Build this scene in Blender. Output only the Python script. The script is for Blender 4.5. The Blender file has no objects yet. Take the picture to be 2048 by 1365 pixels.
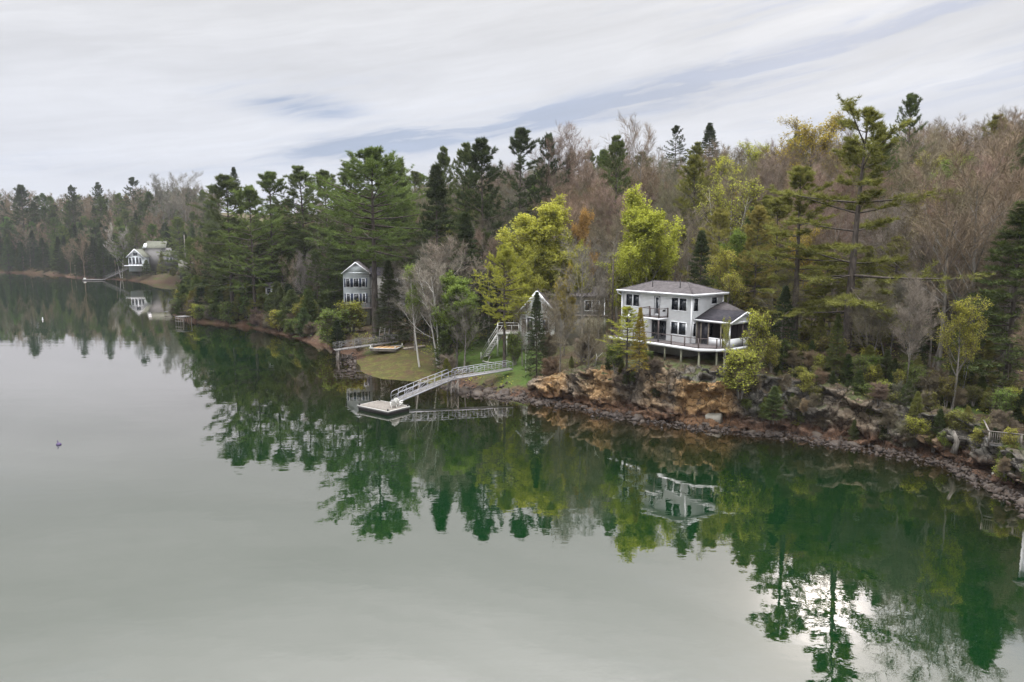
import bpy, math, numpy as np
from mathutils import Vector, noise
R = math.radians
scene = bpy.context.scene
COL = scene.collection
# ------------------------------------------------------------------ camera, sky, sun, exposure
F, YH, CAMZ = 1450.0, 485.5, 18.75          # focal length and horizon row in photograph pixels, eye height in metres
PITCH = math.atan((682.5 - YH) / F)
cam = bpy.data.cameras.new('camera')
camo = bpy.data.objects.new('camera', cam); COL.objects.link(camo)
cam.sensor_width = 36.0; cam.lens = F / 2048 * 36
cam.clip_start = .5; cam.clip_end = 9000
camo.location = (0, 0, CAMZ); camo.rotation_euler = (math.pi / 2 - PITCH, 0, 0)
scene.camera = camo
SUN_AZ, SUN_EL = R(24.3), R(25.3)
SDIR = (math.sin(SUN_AZ) * math.cos(SUN_EL), math.cos(SUN_AZ) * math.cos(SUN_EL), math.sin(SUN_EL))
scene.view_settings.view_transform = 'Standard'; scene.view_settings.look = 'None'
scene.view_settings.exposure = 0.30; scene.view_settings.gamma = 1.0
scene.view_settings.use_curve_mapping = False
scene.render.film_transparent = False
scene.cycles.use_denoising = True
scene.cycles.use_adaptive_sampling = True; scene.cycles.adaptive_threshold = .02
scene.cycles.max_bounces = 5; scene.cycles.diffuse_bounces = 2; scene.cycles.glossy_bounces = 2
scene.cycles.transmission_bounces = 2; scene.cycles.transparent_max_bounces = 4
scene.cycles.caustics_reflective = False; scene.cycles.caustics_refractive = False

class NT:                                     # terse node building
    def __init__(s, tree): s.t = tree; s.N = tree.nodes; s.L = tree.links; s.N.clear()
    def n(s, typ, **kw):
        nd = s.N.new(typ)
        for k, v in kw.items(): setattr(nd, k, v)
        return nd
    def put(s, sock, v):
        if v is None: return
        if hasattr(v, 'is_output') or isinstance(v, bpy.types.NodeSocket): s.L.new(v, sock)
        else:
            if isinstance(v, (tuple, list)) and len(v) == 3 and sock.type == 'RGBA': v = (*v, 1)
            sock.default_value = v
    def m(s, op, a, b=None, c=None, clamp=False):
        nd = s.n('ShaderNodeMath', operation=op, use_clamp=clamp)
        for i, v in enumerate((a, b, c)): s.put(nd.inputs[i], v)
        return nd.outputs[0]
    def vm(s, op, a, b=None):
        nd = s.n('ShaderNodeVectorMath', operation=op); s.put(nd.inputs[0], a)
        if b is not None: s.put(nd.inputs[1], b)
        return nd.outputs[1] if op in ('DOT_PRODUCT', 'LENGTH') else nd.outputs[0]
    def mix(s, f, a, b, typ='MIX'):
        nd = s.n('ShaderNodeMix', data_type='RGBA', blend_type=typ)
        s.put(nd.inputs[0], f); s.put(nd.inputs[6], a); s.put(nd.inputs[7], b); return nd.outputs[2]
    def sm(s, x, a, b, lo=0., hi=1.):
        nd = s.n('ShaderNodeMapRange', interpolation_type='SMOOTHSTEP')
        for i, v in enumerate((x, a, b, lo, hi)): s.put(nd.inputs[i], v)
        return nd.outputs[0]
    def noise(s, vec, scale, detail=4, rough=.55, dist=0., col=False, dim='3D'):
        nd = s.n('ShaderNodeTexNoise', noise_dimensions=dim); s.put(nd.inputs['Vector'], vec)
        s.put(nd.inputs['Scale'], scale); s.put(nd.inputs['Detail'], detail); s.put(nd.inputs['Roughness'], rough)
        s.put(nd.inputs['Distortion'], dist); return nd.outputs[1 if col else 0]
    def xyz(s, x, y, z):
        nd = s.n('ShaderNodeCombineXYZ'); s.put(nd.inputs[0], x); s.put(nd.inputs[1], y); s.put(nd.inputs[2], z); return nd.outputs[0]
    def sep(s, v):
        nd = s.n('ShaderNodeSeparateXYZ'); s.put(nd.inputs[0], v); return nd.outputs
    def attr(s, name): return s.n('ShaderNodeAttribute', attribute_name=name).outputs['Fac']

world = bpy.data.worlds.new('World'); scene.world = world; world.use_nodes = True
w = NT(world.node_tree)
sky = w.n('ShaderNodeTexSky', sky_type='NISHITA', sun_disc=False)
sky.sun_elevation = SUN_EL; sky.sun_rotation = SUN_AZ; sky.air_density = 1.0; sky.dust_density = 1.5; sky.ozone_density = 1.5
tc = w.n('ShaderNodeTexCoord').outputs['Generated']
dx, dy, dz = w.sep(tc)
az = w.m('ARCTAN2', dx, dy)                                            # azimuth from +Y, clockwise
el = w.m('ARCSINE', dz)
cos_s = w.vm('DOT_PRODUCT', tc, SDIR)
ang = w.m('ARCCOSINE', w.m('MINIMUM', cos_s, .99999))
# cloud-layer coordinates: the direction met with a flat layer high above
dzz = w.m('ADD', w.m('MAXIMUM', dz, 0.), .10)
cx = w.m('DIVIDE', dx, dzz); cy = w.m('DIVIDE', dy, dzz)
warp = w.noise(w.xyz(cx, cy, 0), .5, 3, .5, col=True)
# long streaks run from lower left to upper right as seen: rotate then stretch
e_s = w.m('SUBTRACT', el, w.m('MULTIPLY', az, .17))
sv = w.xyz(w.m('MULTIPLY', az, 3.0), w.m('MULTIPLY', e_s, 27.), 3.7)
svw = w.vm('ADD', sv, w.vm('MULTIPLY', w.noise(w.vm('MULTIPLY', sv, (1., .35, 1.)), 1.6, 3, .5, col=True), (.9, .9, .0)))
st1 = w.noise(svw, 1.0, 7, .62)
st2 = w.noise(w.vm('MULTIPLY', svw, (2.2, 2.6, 1.)), 1.7, 6, .6)
def band(a0, e0, k, half_az, thick, hard=1.0):
    """soft lens in direction space: centre azimuth a0, elevation e0 (deg), slope k, half length, half thickness (deg)"""
    u = w.m('DIVIDE', w.m('SUBTRACT', az, R(a0)), R(half_az))
    v = w.m('DIVIDE', w.m('SUBTRACT', w.m('SUBTRACT', el, R(e0)), w.m('MULTIPLY', w.m('SUBTRACT', az, R(a0)), k)), R(thick))
    r2 = w.m('ADD', w.m('MULTIPLY', u, u), w.m('MULTIPLY', v, v))
    return w.m('EXPONENT', w.m('MULTIPLY', r2, -hard))
gaps = w.m('MULTIPLY', band(0, 9.0, .16, 15, .95), 1.1)
gaps = w.m('ADD', gaps, w.m('MULTIPLY', band(-10, 7.4, .09, 5.5, .8), .9))
gaps = w.m('ADD', gaps, w.m('MULTIPLY', band(-16.0, 9.9, -.12, 5.0, .9), .85))
gaps = w.m('ADD', gaps, w.m('MULTIPLY', band(20, 12.6, .20, 13, 1.2), .75))
gaps = w.m('ADD', gaps, w.m('MULTIPLY', band(31, 15.3, .22, 12, 1.2), .85))
gaps = w.m('ADD', gaps, w.m('MULTIPLY', band(26, 18.2, .2, 7, .9), .8))
gaps = w.m('ADD', gaps, w.m('MULTIPLY', band(-30, 5.3, .02, 9, .7), .45))
gen = w.sm(w.noise(w.xyz(cx, w.m('MULTIPLY', cy, 1.7), 5.), .8, 5, .55), .5, .75, 0., .12)
gap = w.m('MULTIPLY', w.m('MULTIPLY', gaps, w.sm(st1, .40, .58, .15, 1.4)), w.sm(st2, .38, .58, .55, 1.1))
rgt = w.m('MULTIPLY', w.m('MULTIPLY', w.sm(az, R(2), R(22)), w.sm(el, R(22), R(30), 1., 0.)), w.m('MULTIPLY', w.sm(st1, .46, .60, 0., .5), w.sm(st2, .40, .58, .35, 1.1)))
gap = w.m('ADD', w.m('ADD', gap, rgt), w.m('MULTIPLY', gen, w.sm(st2, .45, .65)), clamp=True)
# overcast brightness: brighter upward and round the veiled sun
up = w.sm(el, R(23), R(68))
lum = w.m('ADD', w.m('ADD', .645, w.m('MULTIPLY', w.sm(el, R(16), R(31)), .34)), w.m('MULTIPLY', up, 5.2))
halo = w.m('EXPONENT', w.m('MULTIPLY', w.m('POWER', w.m('DIVIDE', ang, R(5.5)), 1.6), -1.))
core = w.m('EXPONENT', w.m('MULTIPLY', w.m('POWER', w.m('DIVIDE', ang, R(2.6)), 2.), -1.))
lum = w.m('ADD', lum, w.m('ADD', w.m('MULTIPLY', halo, .6), w.m('MULTIPLY', core, 3.2)))
lum = w.m('MULTIPLY', lum, w.sm(w.noise(svw, .75, 6, .6), .3, .7, .93, 1.04))
lum = w.m('MULTIPLY', lum, w.sm(w.noise(w.xyz(cx, cy, 9.), .9, 5, .6), .3, .7, .96, 1.03))
cloud_c = w.mix(w.sm(el, R(0), R(24)), (.95, .985, 1.08), (.99, .99, 1.01))
cloud_c = w.mix(w.m('MULTIPLY', halo, .8), cloud_c, (1.06, 1.0, .93))
cloud_c = w.mix(gap, cloud_c, (.55, .64, .84))
lum = w.m('MULTIPLY', lum, w.sm(st2, .3, .7, .97, 1.02))
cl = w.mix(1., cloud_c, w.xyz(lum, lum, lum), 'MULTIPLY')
bg1 = w.n('ShaderNodeBackground'); w.put(bg1.inputs[0], sky.outputs[0]); bg1.inputs[1].default_value = .07
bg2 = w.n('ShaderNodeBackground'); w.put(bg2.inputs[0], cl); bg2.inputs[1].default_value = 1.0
mx = w.n('ShaderNodeMixShader'); w.put(mx.inputs[0], w.m('SUBTRACT', .98, w.m('MULTIPLY', gap, .08)))
w.L.new(bg1.outputs[0], mx.inputs[1]); w.L.new(bg2.outputs[0], mx.inputs[2])
wo = w.n('ShaderNodeOutputWorld'); w.L.new(mx.outputs[0], wo.inputs[0])
world.cycles.sampling_method = 'MANUAL'; world.cycles.sample_map_resolution = 512

sun = bpy.data.lights.new('sun', 'SUN'); sun.energy = .5; sun.angle = R(10); sun.color = (1, .94, .86)
sun.cycles.use_multiple_importance_sampling = False      # the veiled sun itself is drawn by the sky's glow
suno = bpy.data.objects.new('sun', sun); COL.objects.link(suno)
suno.rotation_euler = Vector(SDIR).to_track_quat('Z', 'Y').to_euler(); suno.location = (60, 120, 90)

# ------------------------------------------------------------------ surveying: photograph pixel -> place
def ray(px, py):
    a = (px - 1024) / F; b = -(py - 682.5) / F
    return np.array([a, math.cos(PITCH) + b * math.sin(PITCH), -math.sin(PITCH) + b * math.cos(PITCH)])
def onz(px, py, z):
    r = ray(px, py); return np.array([0, 0, CAMZ]) + r * (z - CAMZ) / r[2]
def atY(px, py, Y):
    r = ray(px, py); return np.array([0, 0, CAMZ]) + r * Y / r[1]
def pix(x, y, z):
    z = z - CAMZ; d = y * math.cos(PITCH) - z * math.sin(PITCH); v = y * math.sin(PITCH) + z * math.cos(PITCH)
    return 1024 + F * x / d, 682.5 - F * v / d

# ------------------------------------------------------------------ numpy helpers
def hash3(i, j, k):
    n = (i.astype(np.int64) * 374761393 + j.astype(np.int64) * 668265263 + k * 2147483647) & 0xffffffff
    n = ((n ^ (n >> 13)) * 1274126177) & 0xffffffff
    n = ((n ^ (n >> 15)) * 2246822519) & 0xffffffff
    return ((n ^ (n >> 16)) & 0xffffff) / float(0xffffff)
def vnoise(x, y, s, seed=0):
    x = np.asarray(x, float) / s; y = np.asarray(y, float) / s
    i = np.floor(x); j = np.floor(y); fx = x - i; fy = y - j
    fx = fx * fx * (3 - 2 * fx); fy = fy * fy * (3 - 2 * fy)
    h = lambda a, b: hash3(a, b, seed)
    return (h(i, j) * (1 - fx) + h(i + 1, j) * fx) * (1 - fy) + (h(i, j + 1) * (1 - fx) + h(i + 1, j + 1) * fx) * fy
def fbm(x, y, s, seed=0, oct=4):
    t = 0; a = .5; tot = 0
    for o in range(oct): t = t + a * vnoise(x, y, s / 2 ** o, seed + o * 17); tot += a; a *= .5
    return t / tot - .5
def smooth(x): x = np.clip(x, 0, 1); return x * x * (3 - 2 * x)
def inpoly(X, Y, P):
    c = np.zeros(X.shape, bool); n = len(P)
    for i in range(n):
        x0, y0 = P[i]; x1, y1 = P[(i + 1) % n]
        if y0 == y1: continue
        c ^= ((y0 > Y) != (y1 > Y)) & (X < (x1 - x0) * (Y - y0) / (y1 - y0) + x0)
    return c

# ------------------------------------------------------------------ shoreline and terrain
# px, py of the water's edge; height and width of the bank, terrace width, hill slope, hill cap, seabed slope
SP = [(2048, 998, 3.0, 3.0, 18, .56, 47, .30), (2016, 988, 3.0, 3.2, 18, .56, 47, .30), (1958, 955, 2.8, 3.5, 18, .56, 47, .22),
      (1887, 925, 3.6, 3.2, 18, .56, 47, .2), (1758, 902, 4.4, 2.6, 18, .56, 47, .2), (1660, 884, 4.6, 2.4, 18, .56, 47, .2),
      (1577, 872, 5.4, 2.8, 18, .56, 47, .2), (1465, 860, 6.1, 3.6, 19, .46, 38, .12), (1355, 849, 6.2, 3.2, 20, .46, 38, .12),
      (1246, 832, 5.7, 2.8, 20, .46, 38, .14), (1137, 811, 4.7, 3.0, 22, .34, 27, .12), (1047, 800, 2.8, 5.0, 24, .34, 27, .12),
      (1000, 793, 2.0, 6.0, 24, .34, 27, .12), (957, 786, 1.9, 6.5, 26, .34, 27, .12), (901, 775, 1.7, 8.0, 26, .34, 27, .08),
      (845, 766, 1.3, 12., 26, .32, 24, .06), (759, 758, 1.2, 14., 26, .32, 24, .05), (725, 745, 1.2, 14., 25, .32, 24, .05),
      (716, 728, 1.5, 12., 24, .32, 24, .08), (699, 712, 2.0, 8.0, 8, .32, 24, .15), (668, 703, 2.6, 4.0, 8, .32, 24, .3),
      (649, 694, 2.6, 3.0, 8, .32, 24, .3), (600, 678, 2.6, 3.0, 8, .32, 24, .3), (560, 668, 2.6, 3.0, 8, .32, 24, .3),
      (500, 655, 2.6, 3.0, 8, .32, 24, .3), (430, 648, 2.6, 3.0, 8, .32, 24, .3), (385, 643, 2.6, 3.0, 8, .32, 24, .3),
      (358, 638, 2.6, 3.0, 8, .32, 24, .3), (350, 630, 2.0, 3.0, 8, .32, 24, .3), (362, 612, 1.5, 6.0, 8, .32, 24, .2), (404, 600, 2.5, 3.0, 8, .32, 24, .2),
      (430, 580, 2.5, 3.0, 16, .32, 24, .2), (405, 568, 3.5, 4.0, 18, 0.48, 38, .2), (349, 564, 4.5, 5.0, 20, 0.48, 38, .2),
      (290, 565, 3.5, 6.0, 20, 0.48, 38, .2), (262, 561, 1.5, 6.0, 20, 0.48, 38, .1), (204, 559.5, .8, 12.0, 12, 0.85, 48, .05), (130, 555.5, .6, 10, 6, 0.85, 48, .05),
      (140, 552.5, 2.5, 5, 6, 0.85, 48, .2), (100, 549, 3, 5, 6, 0.85, 48, .3), (0, 544.5, 3, 5, 5, 0.85, 48, .3)]
SHW = [np.append(onz(a, b, 0)[:2], r) for a, b, *r in SP]
right = [(36.5, 46, 3, 3, 18, .56, 47, .3), (45, 36, 3, 3, 18, .56, 47, .3), (62, 22, 3, 3, 18, .56, 47, .3), (95, 0, 3, 3, 18, .56, 47, .3), (150, -60, 3, 3, 18, .56, 47, .3), (260, -200, 3, 3, 18, .56, 47, .3)]
left = [(-400, 462, 3, 5, 5, .85, 48, .3), (-560, 440, 3, 5, 5, .85, 48, .3), (-900, 380, 3, 5, 5, .85, 48, .3), (-1500, 200, 3, 5, 5, .85, 48, .3)]
SHORE = [np.array(p, float) for p in right[::-1]] + SHW + [np.array(p, float) for p in left]
SXY = np.array([p[:2] for p in SHORE]); SPAR = np.array([p[2:] for p in SHORE])
LANDP = [tuple(p) for p in SXY] + [(-1500, 6000), (4000, 6000), (4000, -200)]
# dense samples of the shoreline for blending the parameters
_s = []; _p = []
for i in range(len(SXY) - 1):
    L = np.linalg.norm(SXY[i + 1] - SXY[i]); n = max(1, int(L / 8))
    for k in range(n): t = k / n; _s.append(SXY[i] * (1 - t) + SXY[i + 1] * t); _p.append(SPAR[i] * (1 - t) + SPAR[i + 1] * t)
_s = np.array(_s); _p = np.array(_p)
def shore_d(X, Y):
    best = np.full(X.shape, 1e9)
    for i in range(len(SXY) - 1):
        a = SXY[i]; b = SXY[i + 1]; ab = b - a; L2 = ab @ ab
        t = np.clip(((X - a[0]) * ab[0] + (Y - a[1]) * ab[1]) / L2, 0, 1)
        best = np.minimum(best, (X - a[0] - t * ab[0]) ** 2 + (Y - a[1] - t * ab[1]) ** 2)
    d = np.sqrt(best)
    return np.where(inpoly(X, Y, LANDP), d, -d)
def terrain(X, Y):
    X = np.asarray(X, float); Y = np.asarray(Y, float); sh = X.shape; X = X.ravel(); Y = Y.ravel()
    Z = np.empty(X.shape); D = np.empty(X.shape)
    for c in range(0, len(X), 20000):
        x = X[c:c + 20000]; y = Y[c:c + 20000]
        d = shore_d(x, y) + fbm(x, y, 5, 3) * 1.2
        w2 = 1 / ((x[:, None] - _s[:, 0]) ** 2 + (y[:, None] - _s[:, 1]) ** 2 + 2.) ** 1.6
        p = (w2 @ _p) / w2.sum(1)[:, None]
        hc, wd, te, sl, cap, sea = p.T
        cm = smooth(x / 5) * (y < 95) * (x < 60); land = hc * smooth((d - 1.9 * cm) / wd) ** .8
        dd = np.clip(d - wd, 0, None)
        land = land + .09 * np.minimum(dd, te)
        hh = np.clip(dd - te, 0, None) * sl
        room = cap - hc - 2
        land = land + room * (1 - np.exp(-hh / room))
        land = land + fbm(x, y, 14, 5) * 1.3 * smooth(dd / 6) + fbm(x, y, 60, 8, 3) * 7 * smooth((dd - te) / 40) + fbm(x, y, 1.7, 11) * .25 * smooth(d / 2)
        z = np.where(d > 0, land, np.maximum(-7, d * sea + fbm(x, y, 2, 21) * .4 * smooth(-d / 3)))
        Z[c:c + 20000] = z; D[c:c + 20000] = d
    return Z.reshape(sh), D.reshape(sh)
def gz(x, y): return float(terrain(np.array([x]), np.array([y]))[0][0])

# ------------------------------------------------------------------ mesh building
class Geo:
    def __init__(s): s.V = []; s.T = []; s.Q = []; s.n = 0
    def add(s, V, T=None, Q=None):
        V = np.asarray(V, float).reshape(-1, 3); s.V.append(V)
        if T is not None and len(T): s.T.append(np.asarray(T, np.int64).reshape(-1, 3) + s.n)
        if Q is not None and len(Q): s.Q.append(np.asarray(Q, np.int64).reshape(-1, 4) + s.n)
        s.n += len(V); return s
    def box(s, x0, x1, y0, y1, z0, z1):
        V = [(x, y, z) for z in (z0, z1) for x, y in ((x0, y0), (x1, y0), (x1, y1), (x0, y1))]
        return s.add(V, None, [(3, 2, 1, 0), (4, 5, 6, 7), (0, 1, 5, 4), (1, 2, 6, 5), (2, 3, 7, 6), (3, 0, 4, 7)])
    def bar(s, p, q, w, h=None):
        h = h or w; p = np.array(p, float); q = np.array(q, float); d = q - p; d /= np.linalg.norm(d)
        up = np.array([0, 0, 1.]) if abs(d[2]) < .95 else np.array([1., 0, 0])
        a = np.cross(d, up); a /= np.linalg.norm(a); b = np.cross(a, d)
        V = [c + a * i * w / 2 + b * j * h / 2 for c in (p, q) for i, j in ((-1, -1), (1, -1), (1, 1), (-1, 1))]
        return s.add(V, None, [(3, 2, 1, 0), (4, 5, 6, 7), (0, 1, 5, 4), (1, 2, 6, 5), (2, 3, 7, 6), (3, 0, 4, 7)])
    def tube(s, pts, r, k=8, r1=None):
        pts = np.array(pts, float); n = len(pts); r1 = r if r1 is None else r1
        for i in range(n):
            d = pts[min(i + 1, n - 1)] - pts[max(i - 1, 0)]; d /= np.linalg.norm(d)
            a = np.cross(d, (0.31, .27, .91) if abs(d[2]) < .9 else (1, .2, 0)); a /= np.linalg.norm(a); b = np.cross(d, a)
            rr = r + (r1 - r) * i / (n - 1); t = np.arange(k) * 2 * math.pi / k
            s.V.append(pts[i] + rr * (np.cos(t)[:, None] * a + np.sin(t)[:, None] * b))
        Q = [(i * k + j, i * k + (j + 1) % k, (i + 1) * k + (j + 1) % k, (i + 1) * k + j) for i in range(n - 1) for j in range(k)]
        T = [(0, j + 1, j) for j in range(1, k - 1)] + [((n - 1) * k, (n - 1) * k + j, (n - 1) * k + j + 1) for j in range(1, k - 1)]
        s.Q.append(np.array(Q) + s.n); s.T.append(np.array(T) + s.n); s.n += n * k; return s
    def prism(s, poly, z0, z1):
        n = len(poly); V = [(x, y, z0) for x, y in poly] + [(x, y, z1) for x, y in poly]
        T = [(0, i + 1, i) for i in range(1, n - 1)] + [(n, n + i, n + i + 1) for i in range(1, n - 1)]
        return s.add(V, T, [(i, (i + 1) % n, n + (i + 1) % n, n + i) for i in range(n)])
    def slab(s, P, th):
        """a flat polygon in space given real thickness downward"""
        P = np.array(P, float); n = len(P); V = np.vstack([P, P - [0, 0, th]])
        T = [(0, i, i + 1) for i in range(1, n - 1)] + [(n, n + i + 1, n + i) for i in range(1, n - 1)]
        return s.add(V, T, [(i, n + i, n + (i + 1) % n, (i + 1) % n) for i in range(n)])
    def mesh(s, name, mat=None, smooth_=False):
        me = bpy.data.meshes.new(name); V = np.vstack(s.V)
        T = np.vstack(s.T) if s.T else np.zeros((0, 3), int); Q = np.vstack(s.Q) if s.Q else np.zeros((0, 4), int)
        me.vertices.add(len(V)); me.vertices.foreach_set('co', V.ravel().astype(np.float32))
        me.loops.add(T.size + Q.size); me.loops.foreach_set('vertex_index', np.concatenate([T.ravel(), Q.ravel()]).astype(np.int32))
        me.polygons.add(len(T) + len(Q))
        me.polygons.foreach_set('loop_start', np.concatenate([np.arange(len(T)) * 3, T.size + np.arange(len(Q)) * 4]).astype(np.int32))
        if smooth_: me.polygons.foreach_set('use_smooth', np.ones(len(T) + len(Q), bool))
        me.update(calc_edges=True)
        if mat: me.materials.append(mat)
        return me
    def build(s, name, mat, parent=None, smooth_=False, **props):
        o = bpy.data.objects.new(name, s.mesh(name, mat, smooth_)); COL.objects.link(o)
        if parent is not None: o.parent = parent
        for k, v in props.items(): o[k] = v
        return o
def fattr(me, name, arr):
    a = me.attributes.new(name, 'FLOAT', 'POINT'); a.data.foreach_set('value', np.asarray(arr, np.float32))
def thing(name, label, cat, loc=(0, 0, 0), rz=0., group=None):
    o = bpy.data.objects.new(name, None); COL.objects.link(o); o.location = tuple(float(v) for v in loc); o.rotation_euler = (0, 0, rz)
    o.empty_display_size = .2; o['label'] = label; o['category'] = cat
    if group: o['group'] = group
    return o
def copy_tree(o, parent=None):
    c = o.copy(); COL.objects.link(c); c.parent = parent
    for ch in list(o.children): copy_tree(ch, c)
    return c

# ------------------------------------------------------------------ materials
def mat(name, fn):
    m = bpy.data.materials.new(name); m.use_nodes = True; t = NT(m.node_tree)
    out = t.n('ShaderNodeOutputMaterial'); sh = fn(t); t.L.new(sh, out.inputs[0]); return m
def pbr(t, col, rough=.8, bump=None, strength=.3, dist=.05, metal=0., spec=.3):
    b = t.n('ShaderNodeBsdfPrincipled'); t.put(b.inputs['Base Color'], col); t.put(b.inputs['Roughness'], rough)
    b.inputs['Metallic'].default_value = metal; b.inputs['Specular IOR Level'].default_value = spec
    if bump is not None:
        bp = t.n('ShaderNodeBump'); bp.inputs['Strength'].default_value = strength; bp.inputs['Distance'].default_value = dist
        t.put(bp.inputs['Height'], bump); t.L.new(bp.outputs[0], b.inputs['Normal'])
    return b.outputs[0]
def oc(t): return t.n('ShaderNodeTexCoord').outputs['Object']
def plain(name, c, rough=.7, var=.12, scale=3., metal=0., spec=.3):
    def f(t):
        n = t.noise(oc(t), scale, 5, .6)
        return pbr(t, t.mix(t.sm(n, .3, .7), tuple(v * (1 - var) for v in c), tuple(v * (1 + var) for v in c)), rough, n, .15, .02, metal, spec)
    return mat(name, f)
def foliage(name, trans=.3, nscale=.7):
    def f(t):
        oi = t.n('ShaderNodeObjectInfo'); g = t.n('ShaderNodeNewGeometry')
        n = t.noise(oc(t), nscale, 3, .6); r = g.outputs['Random Per Island']
        k = t.m('MULTIPLY', t.sm(n, .3, .7, .72, 1.28), t.sm(r, 0., 1., .72, 1.3))
        c = t.mix(1., oi.outputs['Color'], t.xyz(k, k, k), 'MULTIPLY')
        c = t.mix(t.m('MULTIPLY', t.sm(r, .6, 1.), .25), c, (.16, .13, .05))
        d = t.n('ShaderNodeBsdfDiffuse'); t.put(d.inputs[0], c)
        tr = t.n('ShaderNodeBsdfTranslucent'); t.put(tr.inputs[0], t.mix(1., c, (1.25, 1.2, .7), 'MULTIPLY'))
        m = t.n('ShaderNodeMixShader'); m.inputs[0].default_value = trans
        t.L.new(d.outputs[0], m.inputs[1]); t.L.new(tr.outputs[0], m.inputs[2]); return m.outputs[0]
    return mat(name, f)
def bark(name, c0, c1, scale=2.):
    def f(t):
        v = t.vm('MULTIPLY', oc(t), (3., 3., .7)); n = t.noise(v, scale, 5, .65)
        return pbr(t, t.mix(t.sm(n, .3, .7), c0, c1), .9, n, .5, .06, 0, .1)
    return mat(name, f)
M_needle = foliage('pine_needles', .25, .5)
M_leaf = foliage('spring_leaves', .42, .6)
M_twig = foliage('bare_twigs', .0, .5)
M_bark = bark('grey_bark', (.09, .08, .068), (.26, .24, .21))
M_barkd = bark('dark_bark', (.045, .038, .032), (.12, .10, .085))
M_birch = bark('birch_bark', (.35, .33, .30), (.62, .60, .56), 4.)
M_white = plain('white_paint', (.84, .85, .86), .5, .03, 1.5)
M_trim = plain('white_trim', (.82, .83, .85), .45, .03, 2.)
M_glass = plain('window_glass', (.012, .016, .022), .06, .2, 1., 0., .6)
M_frame = plain('black_window_frame', (.02, .02, .025), .4, .1)
M_railing = plain('brown_railing', (.09, .07, .065), .6, .15)
M_deck = plain('grey_brown_decking', (.13, .11, .105), .8, .2, 2.)
M_wood = plain('weathered_wood', (.17, .152, .132), .85, .25, 4.)
M_woodg = plain('grey_weathered_wood', (.19, .182, .175), .85, .25, 4.)
M_alu = plain('dull_aluminium', (.32, .32, .35), .45, .1, 3., .3)
M_plastic = plain('white_plastic', (.58, .57, .54), .5, .05)
M_dark = plain('dark_void', (.015, .013, .012), .9, .2)
M_black = plain('black_metal', (.02, .02, .02), .5, .1)
M_post = plain('timber_post', (.28, .24, .19), .85, .25, 3.)
M_green_post = plain('pressure_treated_post', (.20, .20, .14), .85, .2, 3.)
M_greyhouse = plain('grey_shingle', (.33, .315, .29), .85, .12, 5.)
M_bluehouse = plain('pale_blue_clapboard', (.64, .68, .70), .7, .06, 2.)
M_navy = plain('navy_shutter', (.02, .03, .06), .6, .1)
M_orange = plain('orange_tarp', (.42, .26, .12), .8, .25, 3.)
M_concrete = plain('granite_block', (.27, .255, .215), .85, .12, 3.)
M_buoy = plain('violet_buoy', (.06, .04, .10), .4, .1)
M_screen = plain('mauve_boards', (.17, .14, .14), .8, .1)
def roof_f(c0, c1):
    def f(t):
        o = oc(t); n = t.noise(o, 1.2, 4, .6); v = t.n('ShaderNodeTexVoronoi'); t.put(v.inputs['Vector'], t.vm('MULTIPLY', o, (4., 4., 9.))); v.inputs['Scale'].default_value = 1.
        k = t.m('ADD', t.m('MULTIPLY', n, .6), t.m('MULTIPLY', t.sep(v.outputs['Color'])[0], .4))
        return pbr(t, t.mix(t.sm(k, .25, .75), c0, c1), .85, v.outputs['Distance'], .3, .02, 0, .2)
    return f
M_roof = mat('asphalt_shingle', roof_f((.050, .044, .045), (.085, .075, .076)))
M_roofd = mat('dark_asphalt_shingle', roof_f((.020, .019, .024), (.038, .034, .040)))
M_roofg = mat('mossy_shingle', roof_f((.075, .08, .06), (.13, .13, .10)))
def ground_f(t):
    o = t.n('ShaderNodeNewGeometry').outputs['Position']
    n1 = t.noise(o, .35, 6, .6); n2 = t.noise(o, 2.2, 5, .65); n3 = t.noise(o, 9., 4, .6)
    lit = t.mix(t.sm(n2, .3, .7), (.04, .030, .02), (.115, .082, .052))
    c = t.mix(t.sm(n1, .45, .62, 0, .8), lit, (.07, .085, .025))
    rk = t.mix(t.sm(n2, .3, .7), (.05, .045, .042), (.17, .155, .14))
    nz = t.sep(t.n('ShaderNodeNewGeometry').outputs['Normal'])[2]
    c = t.mix(t.sm(nz, .55, .85, .9, 0.), c, rk)
    be = t.mix(t.sm(n3, .35, .65), (.035, .021, .015), (.115, .068, .045))
    c = t.mix(t.attr('beach'), c, be)
    we = t.mix(t.sm(n2, .3, .7), (.05, .042, .018), (.115, .115, .032))
    we = t.mix(t.sm(n3, .5, .7, 0, .6), we, (.05, .045, .015))
    np_ = t.noise(o, .7, 4, .65); we = t.mix(t.sm(np_, .45, .62, 0., .85), we, be)
    we = t.mix(t.sm(t.noise(o, .45, 3, .6), .5, .6, 0., .6), we, (.055, .058, .018))
    c = t.mix(t.sm(t.m('ADD', t.attr('weed'), t.m('MULTIPLY', t.m('SUBTRACT', n2, .5), 1.5)), .35, .65), c, we)
    gr = t.mix(t.sm(n2, .3, .7), (.045, .075, .018), (.075, .115, .026))
    c = t.mix(t.sm(t.m('ADD', t.attr('lawn'), t.m('MULTIPLY', t.m('SUBTRACT', n1, .5), 1.8)), .35, .8), c, gr)
    c = t.mix(t.m('MULTIPLY', t.attr('lawn'), t.sm(n1, .48, .62, 0., .6)), c, (.075, .075, .028))
    return pbr(t, c, .95, t.m('ADD', n2, t.m('MULTIPLY', n3, .4)), .6, .25, 0, .1)
M_ground = mat('woodland_floor', ground_f)
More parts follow.
